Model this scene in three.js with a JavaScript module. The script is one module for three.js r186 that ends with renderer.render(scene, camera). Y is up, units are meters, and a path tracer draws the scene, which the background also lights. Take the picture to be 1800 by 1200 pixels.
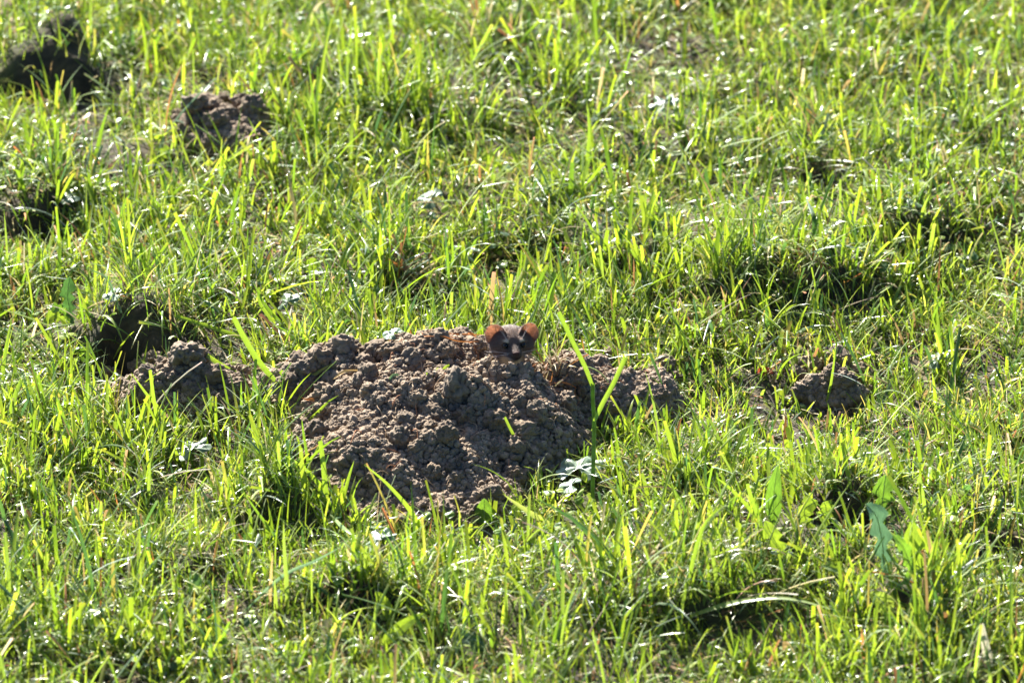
import * as THREE from 'three';
import { Sky } from 'three/addons/objects/Sky.js';
import { mergeGeometries } from 'three/addons/utils/BufferGeometryUtils.js';

// ------------------------------------------------------------------ camera, sky, sun, exposure
const PX = 0.00045;                       // one photo pixel at the stoat, in metres
const PITCH = THREE.MathUtils.degToRad(27), DIST = 9, HF = 0.062;
const scene = new THREE.Scene();
const camera = new THREE.PerspectiveCamera(2 * Math.atan(600 * PX / DIST) * 180 / Math.PI, 1024 / 682, 0.5, 1500);
const FOCUS = new THREE.Vector3(0, HF, 0);
const VIEW = new THREE.Vector3(0, -Math.sin(PITCH), -Math.cos(PITCH));
camera.position.copy(FOCUS).addScaledVector(VIEW, -DIST);
camera.lookAt(FOCUS);
camera.focus = DIST + 0.01;
camera.userData.fStop = 9;
camera.updateMatrixWorld();

const SUN_EL = 33.5, SUN_AZ = -20;          // degrees; azimuth from straight behind the scene, minus = from the left
const se = THREE.MathUtils.degToRad(SUN_EL), sa = THREE.MathUtils.degToRad(SUN_AZ);
const sunDir = new THREE.Vector3(Math.cos(se) * Math.sin(sa), Math.sin(se), -Math.cos(se) * Math.cos(sa));
const sky = new Sky();
sky.scale.setScalar(1000);
Object.assign(sky.material.uniforms.sunPosition, { value: sunDir.clone() });
sky.material.uniforms.turbidity.value = 3;
sky.material.uniforms.rayleigh.value = 1.1;
sky.material.uniforms.mieCoefficient.value = 0.004;
sky.name = 'sky';
sky.userData.kind = 'structure';
scene.add(sky);
scene.environmentIntensity = 0.1;
const sun = new THREE.DirectionalLight(new THREE.Color().setRGB(1, 0.95, 0.86), 5);
sun.position.copy(sunDir).multiplyScalar(8);
sun.castShadow = true;
sun.shadow.mapSize.set(4096, 4096);
Object.assign(sun.shadow.camera, { left: -1.6, right: 1.6, top: 1.6, bottom: -1.6, near: 1, far: 20 });
scene.add(sun, sun.target);
const renderer = new THREE.WebGLRenderer({ antialias: true });
renderer.shadowMap.enabled = true;
renderer.toneMapping = THREE.LinearToneMapping;
renderer.toneMappingExposure = 5;

// ------------------------------------------------------------------ helpers
function rng(seed) {
  let a = seed >>> 0;
  return () => { a = (a + 0x6D2B79F5) >>> 0; let t = a; t = Math.imul(t ^ (t >>> 15), t | 1); t ^= t + Math.imul(t ^ (t >>> 7), t | 61); return ((t ^ (t >>> 14)) >>> 0) / 4294967296; };
}
const R = rng(20240917);
const rr = (a, b) => a + (b - a) * R();
const clamp = THREE.MathUtils.clamp, lerp = THREE.MathUtils.lerp;
const smooth = (a, b, x) => { const t = clamp((x - a) / (b - a), 0, 1); return t * t * (3 - 2 * t); };
const V = (x, y, z) => new THREE.Vector3(x, y, z);
const C = (r, g, b) => new THREE.Color().setRGB(r, g, b);
function hash(x, y, z) {
  let h = Math.imul(x | 0, 374761393) ^ Math.imul(y | 0, 668265263) ^ Math.imul(z | 0, 2147483647 ^ 0x3c6ef372);
  h = Math.imul(h ^ (h >>> 13), 1274126177); h ^= h >>> 16;
  h = Math.imul(h, 2246822519); return ((h ^ (h >>> 13)) >>> 0) / 4294967296;
}
function vnoise(x, y, z = 0) {           // -1..1
  const xi = Math.floor(x), yi = Math.floor(y), zi = Math.floor(z);
  let fx = x - xi, fy = y - yi, fz = z - zi;
  fx = fx * fx * (3 - 2 * fx); fy = fy * fy * (3 - 2 * fy); fz = fz * fz * (3 - 2 * fz);
  const c = (i, j, k) => hash(xi + i, yi + j, zi + k);
  const a = lerp(lerp(c(0, 0, 0), c(1, 0, 0), fx), lerp(c(0, 1, 0), c(1, 1, 0), fx), fy);
  const b = lerp(lerp(c(0, 0, 1), c(1, 0, 1), fx), lerp(c(0, 1, 1), c(1, 1, 1), fx), fy);
  return lerp(a, b, fz) * 2 - 1;
}
const fbm = (x, y, z = 0, o = 4) => { let s = 0, a = 0.5; for (let i = 0; i < o; i++) { s += a * vnoise(x, y, z); x = x * 2.03 + 7.1; y = y * 2.03 + 3.7; z = z * 2.03 + 1.3; a *= 0.5; } return s; };
function bubbles(x, y, z = 0, flat = true) {     // rounded crumbs packed together, 0..1
  const xi = Math.floor(x), yi = Math.floor(y), zi = Math.floor(z);
  let best = 0;
  for (let i = -1; i < 2; i++) for (let j = -1; j < 2; j++) for (let k = flat ? 0 : -1; k < (flat ? 1 : 2); k++) {
    const cx = xi + i, cy = yi + j, cz = zi + k;
    const dx = cx + hash(cx, cy, cz) - x, dy = cy + hash(cx + 91, cy, cz) - y, dz = flat ? 0 : cz + hash(cx, cy + 57, cz) - z;
    const r = 0.45 + 0.5 * hash(cx, cy, cz + 33), d = r * r - dx * dx - dy * dy - dz * dz;
    if (d > best) best = d;
  }
  return Math.sqrt(best);
}
const taken = new Map();
function numbered(name) { const n = taken.get(name) ?? 0; taken.set(name, n + 1); return n ? `${name}_${String(n).padStart(3, '0')}` : name; }
function tag(o, label, category, group, kind) {
  if (label) o.userData.label = label;
  if (category) o.userData.category = category;
  if (group) o.userData.group = group;
  if (kind) o.userData.kind = kind;
  return o;
}
function mesh(name, geo, mat, parent) {
  const m = new THREE.Mesh(geo, mat); m.name = parent ? name : numbered(name); m.castShadow = m.receiveShadow = true;
  (parent ?? scene).add(m); return m;
}
function base(name, p = V(0, 0, 0)) { const g = new THREE.Group(); g.name = numbered(name); g.position.copy(p); scene.add(g); return g; }
function geoOf(pos, idx, uv, col) {
  const g = new THREE.BufferGeometry();
  g.setAttribute('position', new THREE.Float32BufferAttribute(pos, 3));
  if (uv) g.setAttribute('uv', new THREE.Float32BufferAttribute(uv, 2));
  if (col) g.setAttribute('color', new THREE.Float32BufferAttribute(col, 3));
  g.setIndex(idx); g.computeVertexNormals(); return g;
}

// ------------------------------------------------------------------ terrain
const cosP = Math.cos(PITCH), sinP = Math.sin(PITCH);
function ray(u, v) { return V((u - 900) * PX, 0, 0).addScaledVector(V(0, cosP, -sinP), (600 - v) * PX).addScaledVector(VIEW, DIST).normalize(); }
function flat(u, v, y = 0) { const d = ray(u, v), t = (y - camera.position.y) / d.y; return V(camera.position.x + d.x * t, y, camera.position.z + d.z * t); }

// banks whose shaded face looks towards the camera: [u, v of the foot, half width px, height m, run back m]
const BANKS = [
  [35, 172, 75, 0.036, 0.15], [130, 166, 75, 0.036, 0.15], [225, 632, 100, 0.044, 0.13], [1400, 535, 210, 0.027, 0.14], [1485, 940, 55, 0.028, 0.07], [45, 395, 130, 0.022, 0.11],
  [1440, 325, 45, 0.018, 0.08], [730, 520, 100, 0.02, 0.09], [490, 915, 110, 0.026, 0.1], [960, 440, 120, 0.014, 0.08], [1720, 970, 120, 0.02, 0.1],
  [1090, 490, 90, 0.014, 0.08], [640, 1075, 160, 0.02, 0.1], [1200, 1090, 170, 0.016, 0.1], [1600, 1095, 120, 0.018, 0.08], [880, 110, 70, 0.014, 0.09], [1200, 870, 110, 0.016, 0.08], [250, 895, 30, 0.014, 0.05],
  [560, 180, 90, 0.016, 0.09], [1640, 430, 110, 0.014, 0.09], [330, 1020, 110, 0.014, 0.09], [960, 1090, 120, 0.012, 0.08], [1130, 300, 120, 0.01, 0.09],
].map(([u, v, w, h, b]) => ({ p: flat(u, v), w: w * PX, h, b, s: u * 0.13 }));
const PITS = [[1490, 932, 0.022, 0.026], [225, 626, 0.04, 0.014], [70, 160, 0.04, 0.012]].map(([u, v, r, d]) => ({ p: flat(u, v), r, d }));
const HOLE = { x: -0.0005, z: -0.004, r: 0.0215 };
function ground(x, z) {
  let y = 0.011 * vnoise(x * 5.1 + 3, z * 5.1) + 0.006 * vnoise(x * 13 + 9, z * 13 + 4) + 0.0022 * vnoise(x * 45, z * 45);
  for (const b of BANKS) {
    const dx = (x - b.p.x) / b.w, g = Math.exp(-dx * dx * 1.3) * (1 + 0.32 * vnoise(x * 26 + b.s, z * 9) + 0.2 * vnoise(x * 70 + b.s, z * 40));
    if (g < 0.01) continue;
    const edge = b.p.z + 0.014 * vnoise(x * 30 + b.s, 1.5) + 0.006 * vnoise(x * 80 + b.s, 7.5), d = edge - z;
    if (d > -0.01) y += b.h * g * smooth(-0.006, 0.016, d) * (1 - smooth(0.03, b.b + 0.1, d));
  }
  for (const p of PITS) { const d = Math.hypot((x - p.p.x) * 0.7, z - p.p.z) / p.r; if (d < 1.6) y -= p.d * Math.exp(-d * d * 2); }
  const hd = Math.hypot(x - HOLE.x, z - HOLE.z) / HOLE.r;
  if (hd < 2.5) y -= 0.075 * Math.exp(-Math.pow(hd, 4));
  return y - 0.002 + 0.6 * smooth(4, 40, Math.hypot(x, z)) * vnoise(x * 0.05, z * 0.05);
}
// soil heaps: lobes as [u, v, height of the surface seen at that pixel, rx, rz]
const HEAPS = {
  main: [[790, 602, 0.053, 0.1, 0.06], [560, 645, 0.036, 0.058, 0.04], [640, 640, 0.04, 0.066, 0.05], [715, 735, 0.04, 0.09, 0.08], [735, 815, 0.021, 0.088, 0.066], [1035, 655, 0.03, 0.085, 0.042], [890, 690, 0.043, 0.068, 0.07], [770, 668, 0.047, 0.1, 0.055], [640, 690, 0.036, 0.06, 0.05], [905, 655, 0.046, 0.045, 0.03], [862, 636, 0.055, 0.024, 0.02], [985, 640, 0.04, 0.045, 0.034], [630, 760, 0.028, 0.055, 0.065]],
  right: [[1158, 662, 0.026, 0.024, 0.024], [1125, 668, 0.02, 0.02, 0.02]],
  left: [[322, 632, 0.034, 0.03, 0.03], [262, 655, 0.026, 0.034, 0.03], [380, 672, 0.018, 0.034, 0.026], [320, 690, 0.014, 0.04, 0.03], [190, 668, 0.012, 0.02, 0.018]],
  back: [[365, 192, 0.024, 0.026, 0.034], [428, 200, 0.021, 0.021, 0.032], [385, 228, 0.015, 0.034, 0.036], [425, 242, 0.011, 0.026, 0.034]],
  small: [[1425, 658, 0.014, 0.017, 0.014], [1472, 650, 0.018, 0.02, 0.017], [1512, 668, 0.011, 0.014, 0.013], [1465, 678, 0.008, 0.03, 0.014]],
  corner: [[2, 35, 0.01, 0.018, 0.04]],
};
for (const k in HEAPS) HEAPS[k] = HEAPS[k].map(([u, v, y, rx, rz]) => { const p = flat(u, v, y); return { x: p.x, z: p.z, h: y, rx, rz }; });
function heapRaw(lobes, x, z) {
  let s = 0;
  for (const l of lobes) { const r = ((x - l.x) / l.rx) ** 2 + ((z - l.z) / l.rz) ** 2; if (r < 1) s += Math.pow(l.h * Math.pow(1 - r, 0.95), 4); }
  return Math.pow(s, 0.25);
}
function heap(key, x, z) {
  let wx = x + 0.006 * vnoise(x * 60, z * 60, 2) + 0.003 * vnoise(x * 150, z * 150, 5), wz = z + 0.006 * vnoise(x * 60, z * 60, 9);
  let h = heapRaw(HEAPS[key], wx, wz);
  h *= 1 + 0.2 * vnoise(x * 34, z * 34, 12) + 0.12 * vnoise(x * 75, z * 75, 6);
  if (h > 0 && key === 'main') {
    const hd = Math.hypot(x - HOLE.x, z - HOLE.z) / HOLE.r;
    if (hd < 2.2) h -= 0.07 * Math.exp(-Math.pow(hd, 5));
  }
  return h;
}
const heapBox = {};
for (const k in HEAPS) { const L = HEAPS[k]; heapBox[k] = [Math.min(...L.map((l) => l.x - l.rx)) - 0.015, Math.max(...L.map((l) => l.x + l.rx)) + 0.015, Math.min(...L.map((l) => l.z - l.rz)) - 0.015, Math.max(...L.map((l) => l.z + l.rz)) + 0.015]; }
function soil(x, z) {                     // height of loose soil above the ground
  let h = 0;
  for (const k in HEAPS) { const b = heapBox[k]; if (x > b[0] && x < b[1] && z > b[2] && z < b[3]) h = Math.max(h, heap(k, x, z)); }
  return h;
}
const surface = (x, z) => ground(x, z) + soil(x, z);
function at(u, v, lift = 0) {            // where the sight line through a photo pixel meets the terrain
  const d = ray(u, v), p = V(0, 0, 0);
  let t = (0.16 - camera.position.y) / d.y;
  for (let i = 0; i < 900; i++) { p.copy(camera.position).addScaledVector(d, t); if (p.y <= surface(p.x, p.z) + lift) break; t += 0.0012; }
  return p;
}

// ------------------------------------------------------------------ textures
function noiseTexture(n, fn, srgb = true) {
  const data = new Uint8Array(n * n * 4);
  for (let j = 0; j < n; j++) for (let i = 0; i < n; i++) { const c = fn(i / n, j / n); for (let k = 0; k < 3; k++) data[(j * n + i) * 4 + k] = clamp(Math.round(c[k] * 255), 0, 255); data[(j * n + i) * 4 + 3] = 255; }
  const t = new THREE.DataTexture(data, n, n); t.wrapS = t.wrapT = THREE.RepeatWrapping; t.magFilter = THREE.LinearFilter; t.minFilter = THREE.LinearMipmapLinearFilter;
  if (srgb) t.colorSpace = THREE.SRGBColorSpace; t.needsUpdate = true; return t;
}
const tile = (f, u, v, s) => {            // a tiling blend of a noise
  const a = f(u * s, v * s), b = f((u - 1) * s, v * s), c = f(u * s, (v - 1) * s), d = f((u - 1) * s, (v - 1) * s);
  const wu = smooth(0.7, 1, u), wv = smooth(0.7, 1, v);
  return lerp(lerp(a, b, wu), lerp(c, d, wu), wv);
};
const soilMap = noiseTexture(512, (u, v) => { const n = tile((x, y) => fbm(x, y, 3, 4), u, v, 14), m = tile((x, y) => vnoise(x, y, 8), u, v, 90), k = 0.86 + 0.16 * n + 0.12 * m; return [k, k * 0.985, k * 0.955]; });
const soilBump = noiseTexture(512, (u, v) => { const b = tile((x, y) => bubbles(x, y), u, v, 22), c = tile((x, y) => bubbles(x, y, 4), u, v, 60); const k = 0.5 * b + 0.35 * c; return [k, k, k]; }, false);
const groundMap = noiseTexture(512, (u, v) => { const n = tile((x, y) => fbm(x, y, 1, 4), u, v, 12), s = tile((x, y) => vnoise(x * 1, y * 9, 8), u, v, 22), k = 0.8 + 0.25 * n + 0.15 * s; return [k, k, k * 0.95]; });
// veins running the length of a grass blade, and the net of veins of a broad leaf
const bladeMap = noiseTexture(128, (u, v) => { const k = 0.92 + 0.07 * Math.sin(u * Math.PI * 18) + 0.05 * tile((x, y) => vnoise(x, y * 3), u, v, 8); return [k, k, k * 0.95]; });
const leafMap = noiseTexture(256, (u, v) => {
  const a = Math.abs(u - 0.5) * 2, rib = 1 - smooth(0.02, 0.07, a), s = Math.abs(((v * 9 - a * 1.6) % 1 + 1) % 1 - 0.5), side = (1 - smooth(0.03, 0.09, s)) * (1 - a * 0.7);
  const n = fbm(u * 14, v * 14, 2, 3) * 0.16, k = 0.84 + n + 0.14 * Math.max(rib, side * 0.7);
  return [k, k * (1 - 0.02 * rib), k * 0.95 + 0.06 * rib];
});

// ------------------------------------------------------------------ materials
const leafy = (o = {}) => new THREE.MeshPhysicalMaterial({ color: 0xffffff, roughness: 0.93, transmission: 0.58, thickness: 0, ior: 1.4, clearcoat: 0.8, clearcoatRoughness: 0.24, side: THREE.DoubleSide, specularIntensity: 0.5, ...o });
const M = {
  ground: new THREE.MeshStandardMaterial({ color: 0xffffff, vertexColors: true, roughness: 1, map: groundMap, bumpMap: soilBump, bumpScale: 0.002 }),
  soil: new THREE.MeshStandardMaterial({ color: C(0.205, 0.148, 0.095), roughness: 0.95, map: soilMap, bumpMap: soilBump, bumpScale: 0.0016 }),
  clods: [[0.205, 0.148, 0.096], [0.17, 0.124, 0.082], [0.235, 0.174, 0.115], [0.2, 0.152, 0.105]].map((c) => new THREE.MeshStandardMaterial({ color: C(...c), roughness: 0.95, map: soilMap, bumpMap: soilBump, bumpScale: 0.0007 })),
  crumbs: new THREE.MeshStandardMaterial({ color: C(0.205, 0.15, 0.098), roughness: 0.95 }),
  grass: leafy({ vertexColors: true, map: bladeMap }),
  fine: leafy({ vertexColors: true, clearcoat: 0.12, transmission: 0.64, specularIntensity: 0.25 }),
  clover: leafy({ vertexColors: true, clearcoat: 0.65, clearcoatRoughness: 0.28 }),
  dry: new THREE.MeshPhysicalMaterial({ color: 0xffffff, roughness: 0.85, transmission: 0.25, thickness: 0, vertexColors: true, specularIntensity: 0.3, side: THREE.DoubleSide }),
};
const leafMaterials = new Map();
function leafMat(c, map = leafMap, o = {}) { const k = c.join() + map.id + JSON.stringify(o); if (!leafMaterials.has(k)) leafMaterials.set(k, leafy({ color: C(...c), map, ...o })); return leafMaterials.get(k); }

// ------------------------------------------------------------------ ground
{
  const axis = (a, b, step, far) => { const c = []; for (let x = a; x <= b + 1e-9; x += step) c.push(x); let s = step, lo = a, hi = b; const L = [], H = []; while (hi < far) { s *= 1.28; hi += s; lo -= s; H.push(hi); L.unshift(lo); } return [...L, ...c, ...H]; };
  const X = axis(-0.72, 0.72, 0.006, 400), Z = axis(-1.15, 0.85, 0.006, 400), pos = [], uv = [], col = [], idx = [];
  for (const z of Z) for (const x of X) {
    pos.push(x, ground(x, z), z); uv.push(x / 0.22, z / 0.22);
    const n = fbm(x * 16, z * 16, 4, 4), m = fbm(x * 40 + 5, z * 40, 9, 3), moss = smooth(-0.1, 0.35, n), straw = smooth(0.05, 0.4, m), far = smooth(1.8, 4, Math.hypot(x, z));
    const c = [0.06, 0.044, 0.027].map((a, i) => lerp(lerp(lerp(a, [0.075, 0.09, 0.018][i], moss * 0.75), [0.13, 0.1, 0.045][i], straw * 0.5), [0.085, 0.13, 0.022][i], far));
    col.push(...c);
  }
  const nx = X.length;
  for (let j = 0; j < Z.length - 1; j++) for (let i = 0; i < nx - 1; i++) { const a = j * nx + i; idx.push(a, a + nx, a + 1, a + 1, a + nx, a + nx + 1); }
  tag(mesh('ground', geoOf(pos, idx, uv, col), M.ground), 'dark meadow soil and moss under the short grass', 'ground', null, 'structure');
}

// ------------------------------------------------------------------ molehills
function heapGeometry(key, step) {
  const [x0, x1, z0, z1] = heapBox[key], nx = Math.ceil((x1 - x0) / step) + 1, nz = Math.ceil((z1 - z0) / step) + 1, pos = [], uv = [], idx = [], hs = [];
  for (let j = 0; j < nz; j++) for (let i = 0; i < nx; i++) {
    const x = x0 + i * step, z = z0 + j * step, h = heap(key, x, z), k = smooth(0.002, 0.012, h);
    const wx = x + 0.0015 * vnoise(x * 400, z * 400, 3), wz = z + 0.0015 * vnoise(x * 400, z * 400, 8);
    const b = 0.0065 * bubbles(wx / 0.013, wz / 0.013) + 0.0032 * bubbles(wx / 0.0062 + 9, wz / 0.0062) + 0.0014 * bubbles(wx / 0.003, wz / 0.003 + 4) - 0.006;
    hs.push(h);
    pos.push(x, ground(x, z) + (h > 0.0005 ? h + b * k : -0.004), z); uv.push(x / 0.05, z / 0.05);
  }
  for (let j = 0; j < nz - 1; j++) for (let i = 0; i < nx - 1; i++) { const a = j * nx + i; if (Math.max(hs[a], hs[a + 1], hs[a + nx], hs[a + nx + 1]) > 0.0005) idx.push(a, a + nx, a + 1, a + 1, a + nx, a + nx + 1); }
  return geoOf(pos, idx, uv);
}
function clodGeometry(seed, detail, knob) {
  const g = new THREE.IcosahedronGeometry(1, detail), p = g.attributes.position, uv = [], ax = [1 + 0.25 * hash(seed, 1, 1), 0.8 + 0.2 * hash(seed, 2, 1), 1 + 0.2 * hash(seed, 3, 1)];
  for (let i = 0; i < p.count; i++) {
    const x = p.getX(i), y = p.getY(i), z = p.getZ(i), s = seed * 11.3;
    const r = 0.74 + 0.3 * fbm(x * 1.3 + s, y * 1.3, z * 1.3, 2) + knob * 0.34 * bubbles(x * 1.9 + s, y * 1.9, z * 1.9, false) + knob * 0.17 * bubbles(x * 4.3 + s, y * 4.3 + 2, z * 4.3, false) + 0.16 * vnoise(x * 3.7 + s, y * 3.7, z * 3.7) + 0.1 * vnoise(x * 8 + s, y * 8, z * 8);
    p.setXYZ(i, x * r * ax[0], y * r * ax[1], z * r * ax[2]);
    uv.push(Math.atan2(z, x) / 3.1416 * 0.4 + seed * 0.13, y * 0.2);
  }
  g.setAttribute('uv', new THREE.Float32BufferAttribute(uv, 2));
  // share the vertices so that the lumps shade smoothly
  const map = new Map(), pos = [], u2 = [], idx = [];
  for (let i = 0; i < p.count; i++) { const k = [p.getX(i), p.getY(i), p.getZ(i)].map((q) => Math.round(q * 2e4)).join(); if (!map.has(k)) { map.set(k, pos.length / 3); pos.push(p.getX(i), p.getY(i), p.getZ(i)); u2.push(uv[2 * i], uv[2 * i + 1]); } idx.push(map.get(k)); }
  return geoOf(pos, idx, u2);
}
const clodGeos = [1, 2, 3, 4, 5, 6].map((s) => clodGeometry(s, 10, 1)), crumbGeos = [7, 8, 9].map((s) => clodGeometry(s, 4, 0.9));
function buildHeap(key, name, label, step, nClods, nCrumbs, rBig, extra = []) {
  const L = HEAPS[key], root = base(name, V(0, 0, 0));
  tag(root, label, 'molehill', 'heaps of dug-up soil in the meadow', 'thing');
  const cx = L[0].x, cz = L[0].z; root.position.set(cx, 0, cz);
  const g = heapGeometry(key, step); g.translate(-cx, 0, -cz);
  mesh('soil_mound', g, M.soil, root);
  const [x0, x1, z0, z1] = heapBox[key], rnd = rng(key.length * 977 + nClods);
  const spot = (min) => { for (let i = 0; i < 300; i++) { const x = lerp(x0, x1, rnd()), z = lerp(z0, z1, rnd()); if (heap(key, x, z) > min) return [x, z]; } return [cx, cz]; };
  const put = (x, z, r, k) => {
    const c = mesh('clod', clodGeos[k % 6], M.clods[(k * 7 + 3) % 4], root);
    c.position.set(x - cx, ground(x, z) + Math.max(0, heap(key, x, z)) + r * (0.1 + 0.35 * rnd()), z - cz);
    c.rotation.set(rnd() * 6.3, rnd() * 6.3, rnd() * 6.3); c.scale.setScalar(r);
  };
  extra.forEach(([u, v, r], i) => { const p = at(u, v); put(p.x, p.z, r, i); });
  for (let i = 0; i < nClods; i++) { const [x, z] = spot(0.003), d = Math.hypot(x - HOLE.x, z - HOLE.z); if (d < HOLE.r + 0.004) continue; put(x, z, lerp(0.0028, rBig, Math.pow(rnd(), 2.6)) * (d < 0.045 ? 0.6 : 1), i); }
  const per = Math.ceil(nCrumbs / 3), m4 = new THREE.Matrix4(), q = new THREE.Quaternion(), e = new THREE.Euler();
  crumbGeos.forEach((cg) => {
    const inst = new THREE.InstancedMesh(cg, M.crumbs, per); inst.name = 'crumbs'; inst.userData.kind = 'stuff'; inst.castShadow = inst.receiveShadow = true;
    for (let i = 0; i < per; i++) {
      const edge = rnd() < 0.12; let [x, z] = spot(edge ? 0.0006 : 0.003);
      if (edge) { x += (rnd() - 0.5) * 0.04; z += (rnd() - 0.5) * 0.04; }
      const r = 0.0008 + 0.0026 * Math.pow(rnd(), 2.2), t = 0.7 + 0.55 * rnd(), w = 1 + 0.06 * (rnd() - 0.5);
      q.setFromEuler(e.set(rnd() * 6.3, rnd() * 6.3, rnd() * 6.3));
      m4.compose(V(x - cx, surface(x, z) + r * 0.3 + (edge ? 0 : 0.0035 * rnd() * rnd()), z - cz), q, V(r, r, r));
      inst.setMatrixAt(i, m4); inst.setColorAt(i, C(t * w, t, t / w));
    }
    root.add(inst);
  });
  return root;
}
buildHeap('main', 'molehill', 'broad brown molehill of crumbly soil with the stoat looking out of it', 0.0014, 285, 15000, 0.0095,
  [[803, 685, 0.0115], [600, 618, 0.0105], [640, 650, 0.01], [565, 640, 0.011], [540, 655, 0.01], [770, 600, 0.008], [660, 622, 0.009], [870, 745, 0.01], [705, 780, 0.01], [920, 660, 0.007], [1072, 632, 0.0075], [1010, 650, 0.007], [720, 640, 0.008], [850, 640, 0.007]]);
buildHeap('right', 'molehill', 'small knob of soil in the grass just right of the big molehill', 0.0016, 14, 700, 0.008, [[1165, 655, 0.009], [1135, 662, 0.008], [1185, 668, 0.006]]);
buildHeap('left', 'molehill', 'lumpy heap of soil left of the big molehill behind a fringe of blades', 0.0016, 46, 2200, 0.0085, [[325, 628, 0.0125], [270, 645, 0.01], [245, 660, 0.009], [375, 668, 0.009], [335, 690, 0.008], [195, 668, 0.008]]);
buildHeap('back', 'molehill', 'blurred brown soil heap at the upper left, below the dark bank', 0.002, 40, 2200, 0.009, [[345, 195, 0.011], [440, 195, 0.01], [400, 185, 0.011], [380, 222, 0.01]]);
buildHeap('small', 'molehill', 'small dark soil heap beside the red leaf on the right', 0.0016, 26, 1200, 0.0075, [[1470, 645, 0.0105], [1425, 650, 0.009], [1400, 668, 0.008], [1515, 662, 0.008], [1480, 675, 0.008]]);
buildHeap('corner', 'molehill', 'patch of bare brown soil in the top left corner', 0.003, 10, 500, 0.007);

// ------------------------------------------------------------------ blades, ribbons and leaves
// unit blade: width 1 along x, length 1 along y, bending towards +z
function bladeGeometry({ bend = 0.5, curl = 0, cut = 0, fold = 0.25, seg = 6, root = 0.6, tip = null, twist = 0, kink = null }) {
  const pos = [], uv = [], col = [], idx = [];
  let y = 0, z = 0, a = 0;
  for (let i = 0; i <= seg; i++) {
    const t = i / seg;
    if (i) { const ang = kink && t > kink[0] ? bend * t + kink[1] : bend * t * (1 + curl * t); a = ang; y += Math.cos(a) / seg; z += Math.sin(a) / seg; }
    const w = cut ? lerp(root, 1, smooth(0, 0.35, t)) * lerp(1, 0.82, smooth(0.5, 1, t)) : Math.max(0.03, lerp(root, 1, smooth(0, 0.3, t)) * Math.pow(1 - Math.pow(t, 2.2), 0.9));
    const tw = twist * t, c = Math.cos(tw) * w * 0.5, s = Math.sin(tw) * w * 0.5;
    const k = tip ? smooth(tip[0], 1, t) : 0;
    for (const q of [-1, 0, 1]) {
      const f = q === 0 ? -fold * w * 0.5 * 0.06 : 0;
      pos.push(q * c, y + f * -Math.sin(a), z + q * s * 0.06 + f * Math.cos(a));
      uv.push((q + 1) / 2, t * 3);
      col.push(...[0, 1, 2].map((j) => lerp(1, tip ? tip[1][j] : 1, k)));
    }
  }
  for (let i = 0; i < seg; i++) for (let q = 0; q < 2; q++) { const b = i * 3 + q; idx.push(b, b + 1, b + 3, b + 1, b + 4, b + 3); }
  return geoOf(pos, idx, uv, col);
}
const straw = [1.45, 1.05, 1.5];
const broad = [
  bladeGeometry({ bend: 0.25 }), bladeGeometry({ bend: 0.5, twist: 0.8 }), bladeGeometry({ bend: 0.8 }), bladeGeometry({ bend: 1.3, twist: -0.6 }), bladeGeometry({ bend: 2.1, seg: 8 }), bladeGeometry({ bend: 2.7, seg: 9, twist: 0.5 }),
  bladeGeometry({ bend: 0.3, cut: 1 }), bladeGeometry({ bend: 0.6, cut: 1, tip: [0.86, straw] }), bladeGeometry({ bend: 0.15, cut: 1, twist: 0.9, tip: [0.93, straw] }), bladeGeometry({ bend: 0.4, kink: [0.55, 1.2], seg: 9 }), bladeGeometry({ bend: 0.35, tip: [0.72, [1.6, 0.95, 1.2]] }), bladeGeometry({ bend: 0.9, curl: 0.6, seg: 8 }),
];
const fine = [bladeGeometry({ bend: 0.4, seg: 3 }), bladeGeometry({ bend: 0.9, seg: 4 }), bladeGeometry({ bend: 1.6, seg: 5 }), bladeGeometry({ bend: 0.5, seg: 3, cut: 1 }), bladeGeometry({ bend: 2.4, seg: 6 }), bladeGeometry({ bend: 0.7, seg: 4, twist: 1.2 })];
const longs = [bladeGeometry({ bend: 0.5, seg: 8 }), bladeGeometry({ bend: 1.0, seg: 10, twist: 0.7 }), bladeGeometry({ bend: 1.7, seg: 11 }), bladeGeometry({ bend: 0.4, kink: [0.6, 0.9], seg: 11 }), bladeGeometry({ bend: 2.2, seg: 12, twist: -0.8 }), bladeGeometry({ bend: 0.3, seg: 8, cut: 1, tip: [0.92, straw] }), bladeGeometry({ bend: 0.8, curl: 0.8, seg: 11, tip: [0.8, [1.4, 0.97, 1.2]] })];
const clovers = [0.7, 0.55, 0.9].map((w, k) => {   // an ovate leaf, cupped along its rib: unit length along y
  const pos = [], uv = [], col = [], idx = [], n = 9;
  for (let i = 0; i <= n; i++) { const t = i / n, h = w * 0.5 * Math.pow(Math.sin(Math.PI * Math.pow(clamp(t, 0.01, 0.985), 0.75 + 0.2 * k)), 0.75) * (1 + 0.08 * Math.sin(t * 25 + k)); for (const q of [-1, -0.5, 0, 0.5, 1]) { pos.push(q * h, t, 0.22 * Math.abs(q) * h + 0.35 * t * t + 0.04 * Math.sin(t * 9 + q * 3)); uv.push((q + 1) / 2, t); col.push(1, 1, 1); } }
  for (let i = 0; i < n; i++) for (let q = 0; q < 4; q++) { const a = i * 5 + q; idx.push(a, a + 1, a + 5, a + 1, a + 6, a + 5); }
  return geoOf(pos, idx, uv, col);
});
const tint = (list) => list.map((c) => C(...c));
const GREENS = tint([[0.26, 0.36, 0.02], [0.3, 0.4, 0.024], [0.21, 0.32, 0.018], [0.35, 0.44, 0.032], [0.16, 0.27, 0.018], [0.27, 0.37, 0.04]]);
const DARKS = tint([[0.07, 0.15, 0.025], [0.09, 0.18, 0.035], [0.06, 0.13, 0.04]]);
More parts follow.
